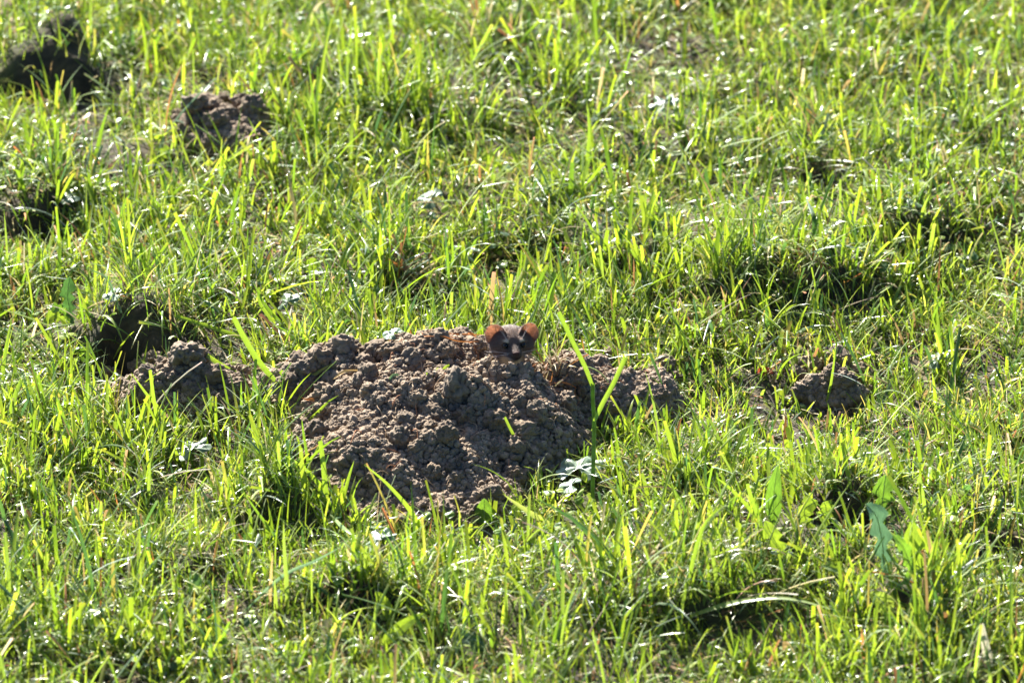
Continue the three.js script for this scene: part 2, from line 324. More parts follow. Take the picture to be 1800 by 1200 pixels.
const YELLOWS = tint([[0.42, 0.42, 0.06], [0.36, 0.4, 0.05], [0.45, 0.36, 0.07]]);
const STRAWS = tint([[0.44, 0.35, 0.16], [0.34, 0.24, 0.1], [0.5, 0.43, 0.25], [0.26, 0.17, 0.07]]);
const BROWNS = tint([[0.26, 0.13, 0.05], [0.4, 0.17, 0.05], [0.18, 0.1, 0.05]]);
const pick = (a, r = R) => a[Math.floor(r() * a.length) % a.length];
class Scatter {
  constructor(name, label, category, geos, mat) { Object.assign(this, { name, label, category, geos, mat, items: geos.map(() => []) }); }
  add(k, x, y, z, yaw, lean, w, L, c) { this.items[k].push([x, y, z, yaw, lean, w, L, c]); }
  build(parent) {
    const m4 = new THREE.Matrix4(), q = new THREE.Quaternion(), e = new THREE.Euler(0, 0, 0, 'YXZ');
    this.geos.forEach((g, k) => {
      const it = this.items[k]; if (!it.length) return;
      const inst = new THREE.InstancedMesh(g, this.mat, it.length); inst.castShadow = inst.receiveShadow = true;
      inst.name = numbered(this.name); tag(inst, this.label, this.category, null, 'stuff');
      it.forEach(([x, y, z, yaw, lean, w, L, c], i) => { q.setFromEuler(e.set(lean, yaw, 0)); m4.compose(V(x, y, z), q, V(w, L, L)); inst.setMatrixAt(i, m4); inst.setColorAt(i, c); });
      scene.add(inst);
    });
  }
}

// clearings where the photo shows soil: no grass on heaps, little on the faces of banks and in pits
// small openings in the turf round the leaves and shoots that the photo shows whole: [u, v, half width px]
const OPEN = [[338, 790, 42], [1018, 825, 46], [1004, 855, 26], [668, 950, 34], [506, 532, 22], [200, 518, 20], [1168, 184, 28], [757, 352, 24], [125, 347, 20], [1650, 634, 20], [1550, 900, 34], [1555, 985, 36], [1612, 985, 30], [1440, 915, 40], [1362, 885, 22],
  [1370, 965, 28], [1550, 1068, 28], [851, 900, 24], [118, 530, 34], [150, 628, 20], [251, 452, 18], [552, 474, 22], [1220, 440, 24], [514, 965, 16], [237, 1152, 28], [705, 1100, 40], [975, 956, 40], [290, 275, 22], [1738, 1140, 36], [1345, 657, 22], [825, 1135, 30],
  [462, 640, 34], [390, 575, 60], [396, 650, 40], [475, 545, 30], [1345, 1070, 130], [575, 840, 40], [735, 470, 40], [868, 430, 40], [1135, 985, 22], [1042, 890, 16], [1465, 655, 60], [330, 680, 90], [395, 220, 60]].map(([u, v, w]) => ({ p: flat(u, v, 0.012), w: w * PX }));
function open(x, z) { for (const o of OPEN) { const d = z - o.p.z; if (Math.abs(x - o.p.x) < o.w * (1 - 0.25 * Math.abs(d) / 0.05) && d > -0.012 && d < 0.055) return true; } return false; }
function cover(x, z) {
  const h = soil(x, z);
  if (h > 0.004) return 0;
  let c = h > 0 ? 0.35 : 1;
  for (const b of BANKS) { const d = b.p.z - z; if (Math.abs(x - b.p.x) < b.w && d > -0.03 && d < 0.005 && b.h > 0.018) c *= 0.55; }
  for (const p of PITS) if (Math.hypot((x - p.p.x) * 0.7, z - p.p.z) < p.r * 0.75) c *= 0.22;
  return c;
}
{
  const S = new Scatter('meadow_grass', 'short green grass blades growing all over the meadow', 'grass', broad, M.grass);
  const F = new Scatter('fine_grass', 'fine yellow green grass and moss between the broader blades', 'grass', fine, M.fine);
  const T = new Scatter('thatch', 'dead straw lying between the grass blades', 'straw', fine.slice(0, 3), M.dry);
  const rnd = rng(77), r2 = (a, b) => a + (b - a) * rnd(), X0 = -0.62, X1 = 0.62, Z0 = -1.0, Z1 = 0.68, area = (X1 - X0) * (Z1 - Z0) * 1e4;
  // tufts of broader blades
  for (let i = 0; i < area * 1.15; i++) {
    const x = r2(X0, X1), z = r2(Z0, Z1), d = fbm(x * 9 + 2, z * 9, 6, 3), tall = smooth(-0.3, 0.45, fbm(x * 6, z * 6 + 4, 2, 3)) + (BANKS.some((b) => Math.abs(x - b.p.x) < b.w && b.p.z - z > 0.005 && b.p.z - z < 0.05) ? 0.35 : 0);
    if (rnd() > 0.55 + 0.9 * d) continue;
    const n = 2 + Math.floor(rnd() * 6), yaw0 = rnd() * 6.3, hue = rnd();
    for (let k = 0; k < n; k++) {
      const a = rnd() * 6.283, r = 0.012 * Math.sqrt(rnd()), bx = x + r * Math.cos(a), bz = z + r * Math.sin(a);
      if (rnd() > cover(bx, bz)) continue;
      const clear = open(bx, bz); if (clear && rnd() < 0.45) continue;
      const L = (clear ? 0.45 : 1) * r2(0.018, 0.044) * (0.65 + 0.9 * tall) * (rnd() < 0.06 ? 1.6 : 1), w = (0.0011 + 0.0021 * Math.pow(rnd(), 1.5)) * (rnd() < 0.14 ? 1.5 : 1);
      const pal = rnd(), c = (pal < 0.8 ? pick(GREENS, rnd) : pal < 0.89 ? pick(DARKS, rnd) : pal < 0.94 ? pick(YELLOWS, rnd) : pal < 0.98 ? pick(STRAWS, rnd) : pick(BROWNS, rnd)).clone().multiplyScalar(r2(0.8, 1.15) * (0.9 + 0.2 * hue));
      const v = rnd() < 0.18 ? 3 + Math.floor(rnd() * 3) : pick([0, 1, 2, 6, 7, 8, 9, 10, 11, 0, 6, 1], rnd);
      S.add(v, bx, surface(bx, bz) - 0.002, bz, rnd() < 0.4 ? yaw0 + r2(-0.7, 0.7) : rnd() * 6.283, rnd() < 0.25 ? r2(0.5, 1.15) : r2(-0.1, 0.6), w, L, c);
    }
  }
  // stands of broad bright blades where the photo has them: [u, v, number, spread m, length m]
  for (const [u, v, n, sp, len] of [[575, 905, 46, 0.02, 0.05], [520, 880, 40, 0.03, 0.042], [610, 930, 30, 0.02, 0.032], [1090, 760, 34, 0.022, 0.038], [1130, 730, 34, 0.025, 0.036], [1240, 870, 40, 0.035, 0.042], [1100, 900, 40, 0.035, 0.03], [485, 690, 14, 0.01, 0.03], [270, 790, 40, 0.035, 0.045],
    [150, 800, 40, 0.035, 0.042], [20, 720, 20, 0.02, 0.045], [1130, 480, 60, 0.045, 0.045], [1580, 460, 50, 0.045, 0.042], [1660, 650, 24, 0.016, 0.045], [640, 400, 40, 0.04, 0.045], [690, 470, 30, 0.018, 0.05], [1500, 860, 50, 0.05, 0.034], [1450, 1120, 50, 0.05, 0.042], [300, 1130, 50, 0.05, 0.04], [1660, 860, 40, 0.04, 0.036], [900, 930, 40, 0.035, 0.022]]) {
    const p = flat(u, v), hue = rnd();
    for (let k = 0; k < n; k++) {
      const a = rnd() * 6.283, r = sp * Math.sqrt(rnd()), x = p.x + r * Math.cos(a), z = p.z + r * Math.sin(a); if (rnd() > cover(x, z) + 0.1) continue;
      const c = (rnd() < 0.85 ? pick([GREENS[0], GREENS[1], GREENS[3]], rnd) : pick(DARKS, rnd)).clone().multiplyScalar(r2(0.9, 1.2));
      S.add(pick([0, 1, 2, 6, 8, 6, 11], rnd), x, surface(x, z) - 0.002, z, rnd() * 6.283, r2(0, 0.55), r2(0.002, 0.0042), len * r2(0.6, 1.2) * (open(x, z) ? 0.7 : 1), c);
    }
  }
  // fine grass and moss
  for (let i = 0; i < area * 11; i++) {
    const x = r2(X0, X1), z = r2(Z0, Z1), d = fbm(x * 14, z * 14, 3, 3), d2 = fbm(x * 5 + 8, z * 5, 1, 2);
    if (rnd() > 0.54 + 1.35 * d) continue;
    if (rnd() > cover(x, z)) continue;
    const mossy = rnd() < 0.45 + d2 || open(x, z), L = mossy ? r2(0.006, 0.015) : r2(0.013, 0.034), w = mossy ? r2(0.0004, 0.0009) : r2(0.0006, 0.0014), pal = rnd();
    const c = (pal < 0.66 ? pick(GREENS, rnd) : pal < 0.88 ? pick(YELLOWS, rnd) : pal < 0.94 ? pick(DARKS, rnd) : pick(STRAWS, rnd)).clone().multiplyScalar(r2(0.85, 1.25));
    F.add(Math.floor(rnd() * 6), x, surface(x, z) - 0.001, z, rnd() * 6.283, r2(0, mossy ? 1.1 : 0.75), w, L, c);
  }
  for (let i = 0; i < area * 0.5; i++) {
    const x = r2(X0, X1), z = r2(Z0, Z1); if (rnd() > cover(x, z)) continue;
    T.add(Math.floor(rnd() * 3), x, surface(x, z) + r2(0, 0.006), z, rnd() * 6.283, r2(1.0, 1.6), r2(0.0006, 0.0018), r2(0.012, 0.035), (rnd() < 0.75 ? pick(STRAWS, rnd) : pick(BROWNS, rnd)).clone().multiplyScalar(r2(0.7, 1.1)));
  }
  // long single blades that lean and arch over the rest
  const W = new Scatter('long_grass', 'long arching grass blades scattered over the meadow', 'grass', longs, M.grass);
  for (let i = 0; i < area * 0.2; i++) {
    const x = r2(X0, X1), z = r2(Z0, Z1); if (rnd() > cover(x, z) || fbm(x * 5 + 1, z * 5, 11, 2) < -0.22 || open(x, z)) continue;
    const pal = rnd(), c = (pal < 0.72 ? pick(GREENS, rnd) : pal < 0.88 ? pick(DARKS, rnd) : pal < 0.94 ? pick(YELLOWS, rnd) : pick(STRAWS, rnd)).clone().multiplyScalar(r2(0.85, 1.2));
    W.add(Math.floor(rnd() * longs.length), x, surface(x, z) - 0.002, z, rnd() * 6.283, r2(0.1, 0.95), 0.001 + 0.0026 * Math.pow(rnd(), 1.4), r2(0.035, 0.078), c);
  }
  // low clover-like leaves
  const K = new Scatter('ground_cover', 'small low leaves between the grass blades', 'ground cover', clovers, M.clover);
  for (let i = 0; i < area * 0.42; i++) {
    const x = r2(X0, X1), z = r2(Z0, Z1); if (rnd() > cover(x, z) || fbm(x * 8 + 4, z * 8, 15, 2) < 0.02) continue;
    const c = (rnd() < 0.75 ? pick(GREENS, rnd) : pick(DARKS, rnd)).clone().multiplyScalar(r2(0.8, 1.15)), s = r2(0.004, 0.0105);
    K.add(Math.floor(rnd() * 3), x, surface(x, z) + r2(0.001, 0.016), z, rnd() * 6.283, r2(0.3, 1.6), s, s, c);
  }
  S.build(); F.build(); T.build(); W.build(); K.build();
  // the meadow beyond: patches of blades
  const patch = (seed) => {
    const r = rng(seed), gs = [], col = V(0, 0, 0);
    for (let i = 0; i < 110; i++) {
      const big = r() < 0.25, g = (big ? broad[[0, 1, 2, 6, 7, 3][Math.floor(r() * 6)]] : fine[Math.floor(r() * 6)]).clone(), L = big ? 0.02 + 0.025 * r() : 0.01 + 0.016 * r(), w = big ? 0.0013 + 0.0015 * r() : 0.0006 + 0.0006 * r();
      g.scale(w, L, L); g.rotateX(r() * 0.7); g.rotateY(r() * 6.3); g.translate((r() - 0.5) * 0.065, -0.002, (r() - 0.5) * 0.065);
      const p = r(), c = p < 0.75 ? pick(GREENS, r) : p < 0.9 ? pick(YELLOWS, r) : pick(STRAWS, r), a = g.attributes.color.array;
      for (let k = 0; k < a.length; k += 3) { a[k] *= c.r; a[k + 1] *= c.g; a[k + 2] *= c.b; }
      gs.push(g);
    }
    return mergeGeometries(gs);
  };
  const P = new Scatter('outer_grass', 'grass of the meadow around', 'grass', [1, 2, 3].map(patch), M.grass);
  for (let x = -2.6; x < 2.6; x += 0.052) for (let z = -3; z < 2.4; z += 0.052) {
    if (x > X0 && x < X1 && z > Z0 && z < Z1) continue;
    const px = x + r2(-0.02, 0.02), pz = z + r2(-0.02, 0.02), s = r2(0.8, 1.3);
    P.add(Math.floor(rnd() * 3), px, ground(px, pz), pz, rnd() * 6.283, 0, s, s, C(1, 1, 1).multiplyScalar(r2(0.8, 1.1)));
  }
  P.build();
}

// a ribbon along points in space; profile(t) gives half widths [left, right]
function ribbon(pts, profile, { nx = 2, seg = 14, fold = 0.18, face = 0.5, wave = 0, twist = 0, roll = 0 } = {}) {
  const curve = new THREE.CatmullRomCurve3(pts, false, 'centripetal'), pos = [], uv = [], idx = [], up = V(0, 1, 0), toCam = VIEW.clone().negate();
  for (let i = 0; i <= seg; i++) {
    const t = i / seg, p = curve.getPoint(t), tan = curve.getTangent(t), nrm = toCam.clone().lerp(up, face).addScaledVector(tan, -toCam.clone().lerp(up, face).dot(tan)).normalize();
    nrm.applyAxisAngle(tan, roll + twist * (t - 0.5));
    const side = tan.clone().cross(nrm).normalize(), [l, r] = profile(t);
    for (let k = 0; k <= 2 * nx; k++) {
      const q = k / nx - 1, w = q < 0 ? l : r, o = side.clone().multiplyScalar(q * w).addScaledVector(nrm, fold * Math.abs(q) * w + wave * w * Math.sin(t * 17 + q * 2) * Math.abs(q));
      pos.push(p.x + o.x, p.y + o.y, p.z + o.z); uv.push((q + 1) / 2, t);
    }
  }
  const n = 2 * nx + 1;
  for (let i = 0; i < seg; i++) for (let k = 0; k < n - 1; k++) { const a = i * n + k; idx.push(a, a + 1, a + n, a + 1, a + n + 1, a + n); }
  return geoOf(pos, idx, uv);
}
const bladeProfile = (w, cut) => (t) => { const k = cut ? lerp(0.6, 1, smooth(0, 0.3, t)) * lerp(1, 0.8, t) : Math.max(0.04, lerp(0.6, 1, smooth(0, 0.3, t)) * Math.pow(1 - Math.pow(t, 2.4), 0.85)); return [w * k / 2, w * k / 2]; };
// points in space for a line drawn through photo pixels: it starts on the terrain; lean moves the tip towards the camera (metres)
function line(px, lean = 0, rise = 0) {
  const p0 = at(px[0][0], px[0][1]), depth0 = p0.clone().sub(camera.position).dot(VIEW);
  return px.map(([u, v], i) => { const d = ray(u, v), depth = depth0 - lean * i / (px.length - 1); return camera.position.clone().addScaledVector(d, depth / d.dot(VIEW)); }).map((p, i) => (i ? p : p.add(V(0, -0.003 + rise, 0))));
}
function lift(pts, up = 0.003) { for (const p of pts) { const s = surface(p.x, p.z) + up; if (p.y < s) p.y = s; } return pts; }
const G1 = [0.3, 0.43, 0.03], G2 = [0.21, 0.34, 0.022], G3 = [0.13, 0.25, 0.03], GY = [0.42, 0.42, 0.07], DRY = [0.62, 0.4, 0.16], ORANGE = [0.6, 0.22, 0.06], BROWN = [0.3, 0.16, 0.07], PALE = [0.6, 0.55, 0.42], SILVER = [0.3, 0.4, 0.34];
function thingAt(name, px, label, category, group) {
  const p = at(px[0], px[1]), o = base(name, p); tag(o, label, category, group, 'thing'); return o;
}
function partMesh(name, geo, mat, root) { geo.translate(-root.position.x, -root.position.y, -root.position.z); return mesh(name, geo, mat, root); }

// single blades that stand out: [label, pixels from the foot to the tip, width px, colour, cut tip, lean, face]
const BLADES = [
  ['wide bright blade leaning up-left, tallest of the clump left of the molehill', [[487, 680], [462, 645], [435, 605], [410, 558]], 11, G1, 1, 0.01],
  ['wide blade lying out to the left with a pale cut end, left of the molehill', [[470, 615], [420, 592], [360, 572], [306, 555]], 9, G1, 1, 0.0],
  ['short wide blade lying across the right end of the lumpy soil heap', [[430, 672], [405, 655], [380, 637], [363, 625]], 11, G1, 1, 0.012],
  ['narrow blade with pointed tip sticking up behind the clump left of the molehill', [[505, 590], [490, 565], [465, 535], [444, 496]], 8, G2, 0, 0],
  ['twin-edged blade rising behind the pale wide one, folded along its length', [[488, 588], [475, 560], [456, 530], [455, 505]], 7, G1, 1, 0],
  ['stubby bright blade at the right foot of the clump left of the molehill', [[505, 675], [500, 662], [492, 652]], 10, G1, 1, 0.004],
  ['yellow and green blade leaning over the left shoulder of the molehill', [[535, 672], [550, 660], [568, 648], [588, 638]], 6, GY, 0, 0.006],
  ['long thin dark blade with its tip bent over the foot of the molehill', [[757, 962], [735, 920], [718, 893], [680, 850], [640, 816]], 9, G1, 0, 0.035],
  ['long blade with a brown tip pointing left at the front foot of the molehill', [[985, 938], [950, 912], [915, 890], [884, 868]], 10, [0.34, 0.38, 0.08], 0, 0.02],
  ['thin green blade lying on the right slope of the molehill', [[912, 785], [903, 765], [894, 748], [887, 733]], 6, G1, 1, 0.004],
  ['pale straw blade lying flat across the molehill below the stoat', [[968, 678], [935, 676], [900, 672], [868, 668]], 5, [0.5, 0.6, 0.35], 0, 0.004],
  ['tall blade at the left front of the molehill, leaning right', [[538, 750], [555, 728], [575, 708], [596, 694]], 6, G1, 0, 0.02],
  ['broad upright cut blade at the left foot of the molehill', [[575, 905], [572, 860], [568, 815], [563, 775]], 10, G1, 1, 0.01],
  ['upright blade beside the broad cut one at the left foot of the molehill', [[600, 900], [606, 865], [614, 835], [622, 810]], 7, G1, 0, 0.01],
  ['wide blade slanting left in front of the molehill\'s left foot', [[588, 890], [560, 850], [530, 820], [500, 800]], 9, G1, 0, 0.015],
  ['long upright blade left of the molehill rising over its slope', [[546, 850], [541, 810], [533, 760], [530, 735]], 6, G2, 0, 0.012],
  ['wide upright blade near the left edge, level with the molehill', [[10, 760], [18, 725], [28, 690], [38, 668]], 10, G1, 1, 0.01],
  ['tall wide blade below the lumpy soil heap, leaning left', [[135, 790], [120, 755], [108, 725], [98, 695]], 9, G2, 0, 0.01],
  ['broad dark blade rising at the left, below the lumpy soil heap', [[165, 815], [140, 780], [115, 745], [90, 705]], 8, G3, 0, 0.012],
  ['upright bright blade in front of the lumpy soil heap', [[282, 780], [275, 735], [268, 690], [263, 650]], 7, G1, 1, 0.02],
  ['thin blade crossing the lumpy soil heap from right to left', [[300, 760], [280, 720], [255, 690], [230, 655]], 7, G1, 0, 0.02],
  ['wide bright blade pair\'s taller half at the very left edge', [[4, 690], [6, 640], [12, 600], [20, 560]], 8, G1, 0, 0.01],
  ['dark folded blade bending over in the lower left meadow', [[430, 1080], [500, 1010], [555, 985], [600, 960]], 6, [0.25, 0.38, 0.2], 0, 0.02],
  ['upright blade with orange tip near the round leaf at the lower left', [[505, 1085], [503, 1020], [499, 960], [498, 915]], 8, [0.3, 0.4, 0.05], 0, 0.02],
  ['long blade falling to the right from the left foot of the molehill', [[500, 975], [470, 925], [448, 895], [430, 868]], 6, G2, 0, 0.02],
  ['pale curled blade looping below the left foot of the molehill', [[655, 960], [620, 940], [597, 922], [590, 912], [600, 908]], 7, [0.3, 0.42, 0.2], 0, 0.02],
  ['big arched blade with drooping tip low on the right of the centre', [[1195, 1090], [1215, 1000], [1240, 920], [1275, 885]], 8, G1, 0, 0.02],
  ['long grey green blade lying level near the bottom right', [[1215, 1092], [1290, 1060], [1380, 1052], [1480, 1075]], 12, [0.34, 0.45, 0.1], 0, 0.04, 0.6],
  ['upright yellow green cut blade on the right, before the dandelion plant', [[1345, 960], [1335, 920], [1322, 880], [1314, 850]], 8, G1, 1, 0.01],
  ['long blade crossing to upper left, left of the dandelion plant', [[1340, 930], [1310, 885], [1280, 855], [1258, 838]], 7, G1, 0, 0.015],
  ['upright wide blade at the right edge of the meadow below the soil heap', [[1625, 940], [1640, 905], [1655, 880], [1668, 855]], 7, G1, 0, 0.01],
  ['tall green blade standing in front of the small dark soil heap', [[1452, 720], [1460, 680], [1466, 640], [1470, 600]], 5, G1, 0, 0.015],
  ['short bright blade standing beside the small dark soil heap', [[1412, 676], [1420, 665], [1428, 655], [1436, 645]], 6, GY, 1, 0.008],
  ['dark upright broad blade at the right, behind the soil heap', [[1665, 640], [1668, 605], [1672, 575], [1680, 545]], 9, G3, 0, 0.0],
  ['wide bright blade beside the dark broad one at the right', [[1657, 635], [1652, 600], [1650, 570], [1648, 540]], 9, G1, 0, 0.0],
  ['long blade leaning right, standing behind the stoat to the right', [[1075, 460], [1050, 420], [1030, 385], [1005, 350]], 6, G1, 0, 0],
  ['narrow tall blade at the top centre standing straight up', [[755, 335], [758, 290], [762, 240], [766, 190]], 4, G3, 0, 0.01],
  ['wide blurred blade standing at the upper right of the centre', [[1032, 320], [1034, 270], [1036, 230], [1032, 185]], 8, G1, 0, 0.01],
  ['long pale blade lying behind the stoat\'s ears on the molehill crest', [[905, 586], [870, 572], [840, 565], [815, 562]], 8, [0.5, 0.6, 0.2], 0, 0.0],
  ['bluish blade arching left above the lumpy soil heap', [[212, 560], [200, 520], [188, 490], [150, 470]], 5, [0.16, 0.28, 0.12], 0, 0.0],
  ['tall blurred blade in the upper left, between the bank and the back heap', [[165, 285], [172, 255], [180, 220], [190, 190]], 8, G2, 0, 0.01],
  ['grey arched blade at the far left, above the middle', [[5, 318], [60, 300], [115, 295], [190, 305]], 6, [0.25, 0.32, 0.22], 0, 0.0],
  ['long dry stalk leaning left in the upper right', [[1668, 135], [1650, 112], [1635, 92], [1618, 72]], 5, [0.4, 0.38, 0.36], 0, 0.0],
  ['wide bright blade pointing right in the right middle of the meadow', [[1570, 480], [1540, 455], [1505, 425], [1470, 400]], 8, G1, 0, 0],
  ['broad blade with cut tip behind the molehill to the right of the tall shoot', [[1170, 520], [1150, 490], [1125, 460], [1108, 440]], 7, G1, 1, 0],
  ['two-toned long blade sweeping right, low behind the stoat', [[1090, 565], [1130, 550], [1170, 530], [1215, 500]], 6, G1, 0, 0],
];
for (const [label, px, w, c, cut, lean, face] of BLADES) {
  const root = thingAt('grass_stalk', px[0], label, 'grass stalk', 'single grass blades that stand out');
  partMesh('stalk_leaf', ribbon(lift(line(px, lean)), bladeProfile(w * PX, cut), { nx: 1, seg: 16, fold: 0.3, face: face ?? 0.25, twist: (R() - 0.5) * 0.9, roll: (R() - 0.5) * 0.5 }), leafMat(c, bladeMap), root);
}
// the tall shoot in front of the stoat: a stem and two blades
{
  const root = thingAt('grass_shoot', [1042, 905], 'tall forked grass shoot with two cut blades in front of the molehill', 'grass shoot', null);
  const st = line([[1042, 905], [1042, 840], [1044, 780], [1044, 735], [1042, 700], [1042, 674]], 0.03);
  const stem = new THREE.TubeGeometry(new THREE.CatmullRomCurve3(st), 30, 0.0017, 7); partMesh('stem', stem, leafMat([0.17, 0.3, 0.03], bladeMap, { transmission: 0.3 }), root);
  const d0 = at(1042, 905).sub(camera.position).dot(VIEW), pt = (u, v, lean) => { const d = ray(u, v); return camera.position.clone().addScaledVector(d, (d0 - lean) / d.dot(VIEW)); };
  partMesh('leaf', ribbon([pt(1042, 680, 0.029), pt(1030, 648, 0.03), pt(1008, 603, 0.032), pt(982, 548, 0.034)], (t) => [0.0017 * lerp(0.8, 1, smooth(0, 0.3, t)), 0.0017 * lerp(0.8, 1, smooth(0, 0.3, t))], { nx: 1, fold: 0.4, face: 0.1 }), leafMat(G1, bladeMap), root);
  partMesh('leaf', ribbon([pt(1045, 740, 0.024), pt(1058, 712, 0.026), pt(1078, 675, 0.028), pt(1100, 627, 0.03)], (t) => [0.0018 * lerp(0.7, 1, smooth(0, 0.3, t)), 0.0018 * lerp(0.7, 1, smooth(0, 0.3, t))], { nx: 1, fold: 0.4, face: 0.1 }), leafMat(G1, bladeMap), root);
}
// dead blades and straws on and beside the molehill
const DEADS = [
  ['orange dead blade lying on the left slope of the molehill', [[585, 684], [602, 682], [618, 681], [637, 679]], 6, DRY],
  ['thin reddish straw standing on the left shoulder of the molehill', [[533, 672], [545, 658], [557, 645], [573, 628]], 4, ORANGE],
  ['long orange straw lying below the molehill crest, left of the stoat', [[745, 608], [775, 603], [805, 600], [842, 600]], 4, ORANGE],
  ['second orange straw beside the stoat, nearer the crest', [[768, 597], [795, 594], [825, 596], [850, 602]], 4, ORANGE],
  ['small orange leaf scrap touching the stoat\'s left cheek', [[822, 603], [830, 600], [838, 603]], 7, ORANGE],
  ['curled brown straw on the right shoulder of the molehill', [[975, 690], [985, 680], [1000, 678], [1015, 684]], 4, ORANGE],
  ['rusty curled blade hanging at the left edge of the molehill', [[552, 722], [548, 710], [538, 702], [528, 698]], 6, ORANGE],
  ['brown dead leaf standing upright above the clump on the left', [[462, 490], [466, 470], [472, 450], [478, 436]], 12, BROWN],
  ['orange cut stub low in front of the molehill', [[680, 920], [679, 910], [678, 897]], 6, DRY],
  ['brown stub beside the orange one in front of the molehill', [[738, 968], [740, 955], [739, 945]], 8, DRY],
  ['dry pale blade leaning on the left in the moss below the silver leaf', [[165, 880], [190, 868], [215, 862]], 7, PALE],
  ['brown dead blade standing at the right of the meadow\'s middle', [[1515, 400], [1517, 385], [1519, 366]], 9, DRY],
];
for (const [label, px, w, c] of DEADS) {
  const root = thingAt('dead_straw', px[0], label, 'dead grass', 'dead blades around the molehill');
  const pts = lift(line(px, 0.002), 0.008);
  partMesh('dry_leaf', ribbon(pts, bladeProfile(w * PX, 0), { nx: 1, seg: 12, fold: 0.5, face: 0.4, twist: 1.4 }), leafMat(c, bladeMap, { transmission: 0.3, clearcoat: 0.2 }), root);
}

// dandelion and other broad leaves
const oval = (w) => (t) => { const k = w / 2 * Math.pow(Math.sin(Math.PI * Math.pow(clamp(t, 0.001, 0.999), 0.8)), 0.7); return [k + 0.0004, k + 0.0004]; };
const jagged = (w, n = 4, ph = 0) => (t) => {
  const env = w / 2 * (0.28 + 0.72 * Math.pow(Math.sin(Math.PI * Math.pow(clamp(t, 0.001, 0.999), 1.5)), 0.8)) * (t > 0.9 ? Math.sqrt((1 - t) * 10) : 1) + 0.0003;
  const tooth = (q) => { const f = ((q % 1) + 1) % 1; return f < 0.72 ? f / 0.72 : (1 - f) / 0.28; };
  const e = t > 0.74 ? 0.28 : 0.7;
  return [env * (1 - e * tooth(t * n + ph)), env * (1 - e * tooth(t * n + ph + 0.4))];
};
function plant(name, px, label, category, leaves, group) {
  const root = thingAt(name, px, label, category, group);
  for (const [pts, w, kind, c, lean = 0.01, face = 0.2, o = {}] of leaves) {
    const prof = kind === 'j' ? jagged(w * PX, 4.3, R()) : oval(w * PX);
    const p3 = lift(line(pts, lean));
    const leaf = partMesh('leaf', ribbon(p3, prof, { nx: 4, seg: kind === 'j' ? 46 : 20, fold: 0.22, face, wave: kind === 'j' ? 0.12 : 0.05, ...o }), leafMat(c), root);
    const rib = new THREE.TubeGeometry(new THREE.CatmullRomCurve3(p3.map((p) => p.clone().addScaledVector(VIEW, -0.0003))), 12, w * PX * 0.02, 5);
    partMesh('midrib', rib, leafMat([0.34, 0.44, 0.2], bladeMap), root);
  }
  return root;
}
const L1 = [0.2, 0.36, 0.03], L2 = [0.1, 0.22, 0.04], L3 = [0.3, 0.42, 0.03], LB = [0.09, 0.18, 0.09];
plant('dandelion_plant', [1550, 1015], 'dandelion with jagged upright leaves at the lower right', 'dandelion', [
  [[[1548, 935], [1550, 905], [1553, 870], [1558, 834]], 44, 'j', L1, 0.005, 0.05],
  [[[1560, 1020], [1555, 985], [1550, 945], [1540, 905], [1522, 886]], 42, 'j', LB, 0.03, 0.45],
  [[[1622, 1030], [1618, 1000], [1608, 965], [1603, 915]], 40, 'j', L3, 0.02, 0.05],
  [[[1580, 1040], [1600, 1010], [1590, 965], [1570, 940]], 26, 'j', L1, 0.02, 0.5],
  [[[1540, 1030], [1500, 1015], [1470, 1000], [1445, 995]], 24, 'j', L3, 0.02, 0.6],
]);
plant('dandelion_plant', [1440, 940], 'dandelion with bright toothed leaves left of the dark burrow at the lower right', 'dandelion', [
  [[[1430, 935], [1418, 915], [1415, 895], [1438, 880]], 36, 'j', L3, 0.005, 0.1],
  [[[1450, 935], [1452, 910], [1452, 890], [1448, 882]], 32, 'j', L3, 0.005, 0.1],
  [[[1462, 930], [1464, 905], [1460, 890], [1452, 884]], 22, 'o', L1, 0.005, 0.6],
]);
plant('plantain_leaf', [1362, 930], 'tall oblong leaf standing left of the two dandelions', 'leaf', [[[[1362, 930], [1360, 890], [1362, 855], [1368, 818]], 27, 'o', L1, 0.01, 0.05]]);
plant('plantain_leaf', [1385, 1000], 'bright toothed leaf slanting left below the tall oblong leaf', 'leaf', [[[[1392, 1005], [1378, 975], [1362, 950], [1345, 915]], 34, 'j', L3, 0.012, 0.1]]);
plant('plantain_leaf', [1570, 1085], 'oval yellow green leaf below the dandelion at the lower right', 'leaf', [[[[1572, 1082], [1560, 1065], [1545, 1052], [1528, 1042]], 32, 'o', [0.32, 0.42, 0.06], 0.012, 0.2]]);
plant('plantain_leaf', [851, 925], 'upright spoon-shaped green leaf at the front foot of the molehill', 'leaf', [[[[851, 928], [851, 912], [851, 895], [851, 876]], 33, 'o', L1, 0.004, 0.02]]);
plant('dandelion_plant', [130, 600], 'dandelion at the left with leaves rising over the shaded pit', 'dandelion', [
  [[[128, 575], [122, 545], [118, 520], [122, 486]], 30, 'j', L2, 0.0, 0.05],
  [[[135, 570], [142, 550], [150, 540], [165, 545]], 26, 'j', L3, 0.005, 0.2],
  [[[120, 580], [105, 560], [95, 555], [75, 570]], 24, 'j', L3, 0.005, 0.2],
  [[[125, 575], [108, 545], [100, 540], [92, 550]], 20, 'j', L1, 0.01, 0.3],
]);
plant('broad_leaf', [150, 640], 'rounded leaf at the left rim of the shaded pit', 'leaf', [[[[140, 640], [146, 628], [152, 620], [158, 614]], 30, 'o', L1, 0.004, 0.1]]);
plant('broad_leaf', [250, 465], 'round bright leaf among upright blades in the left middle', 'leaf', [[[[252, 468], [251, 455], [251, 444], [250, 433]], 26, 'o', [0.38, 0.48, 0.09], 0.002, 0.05]]);
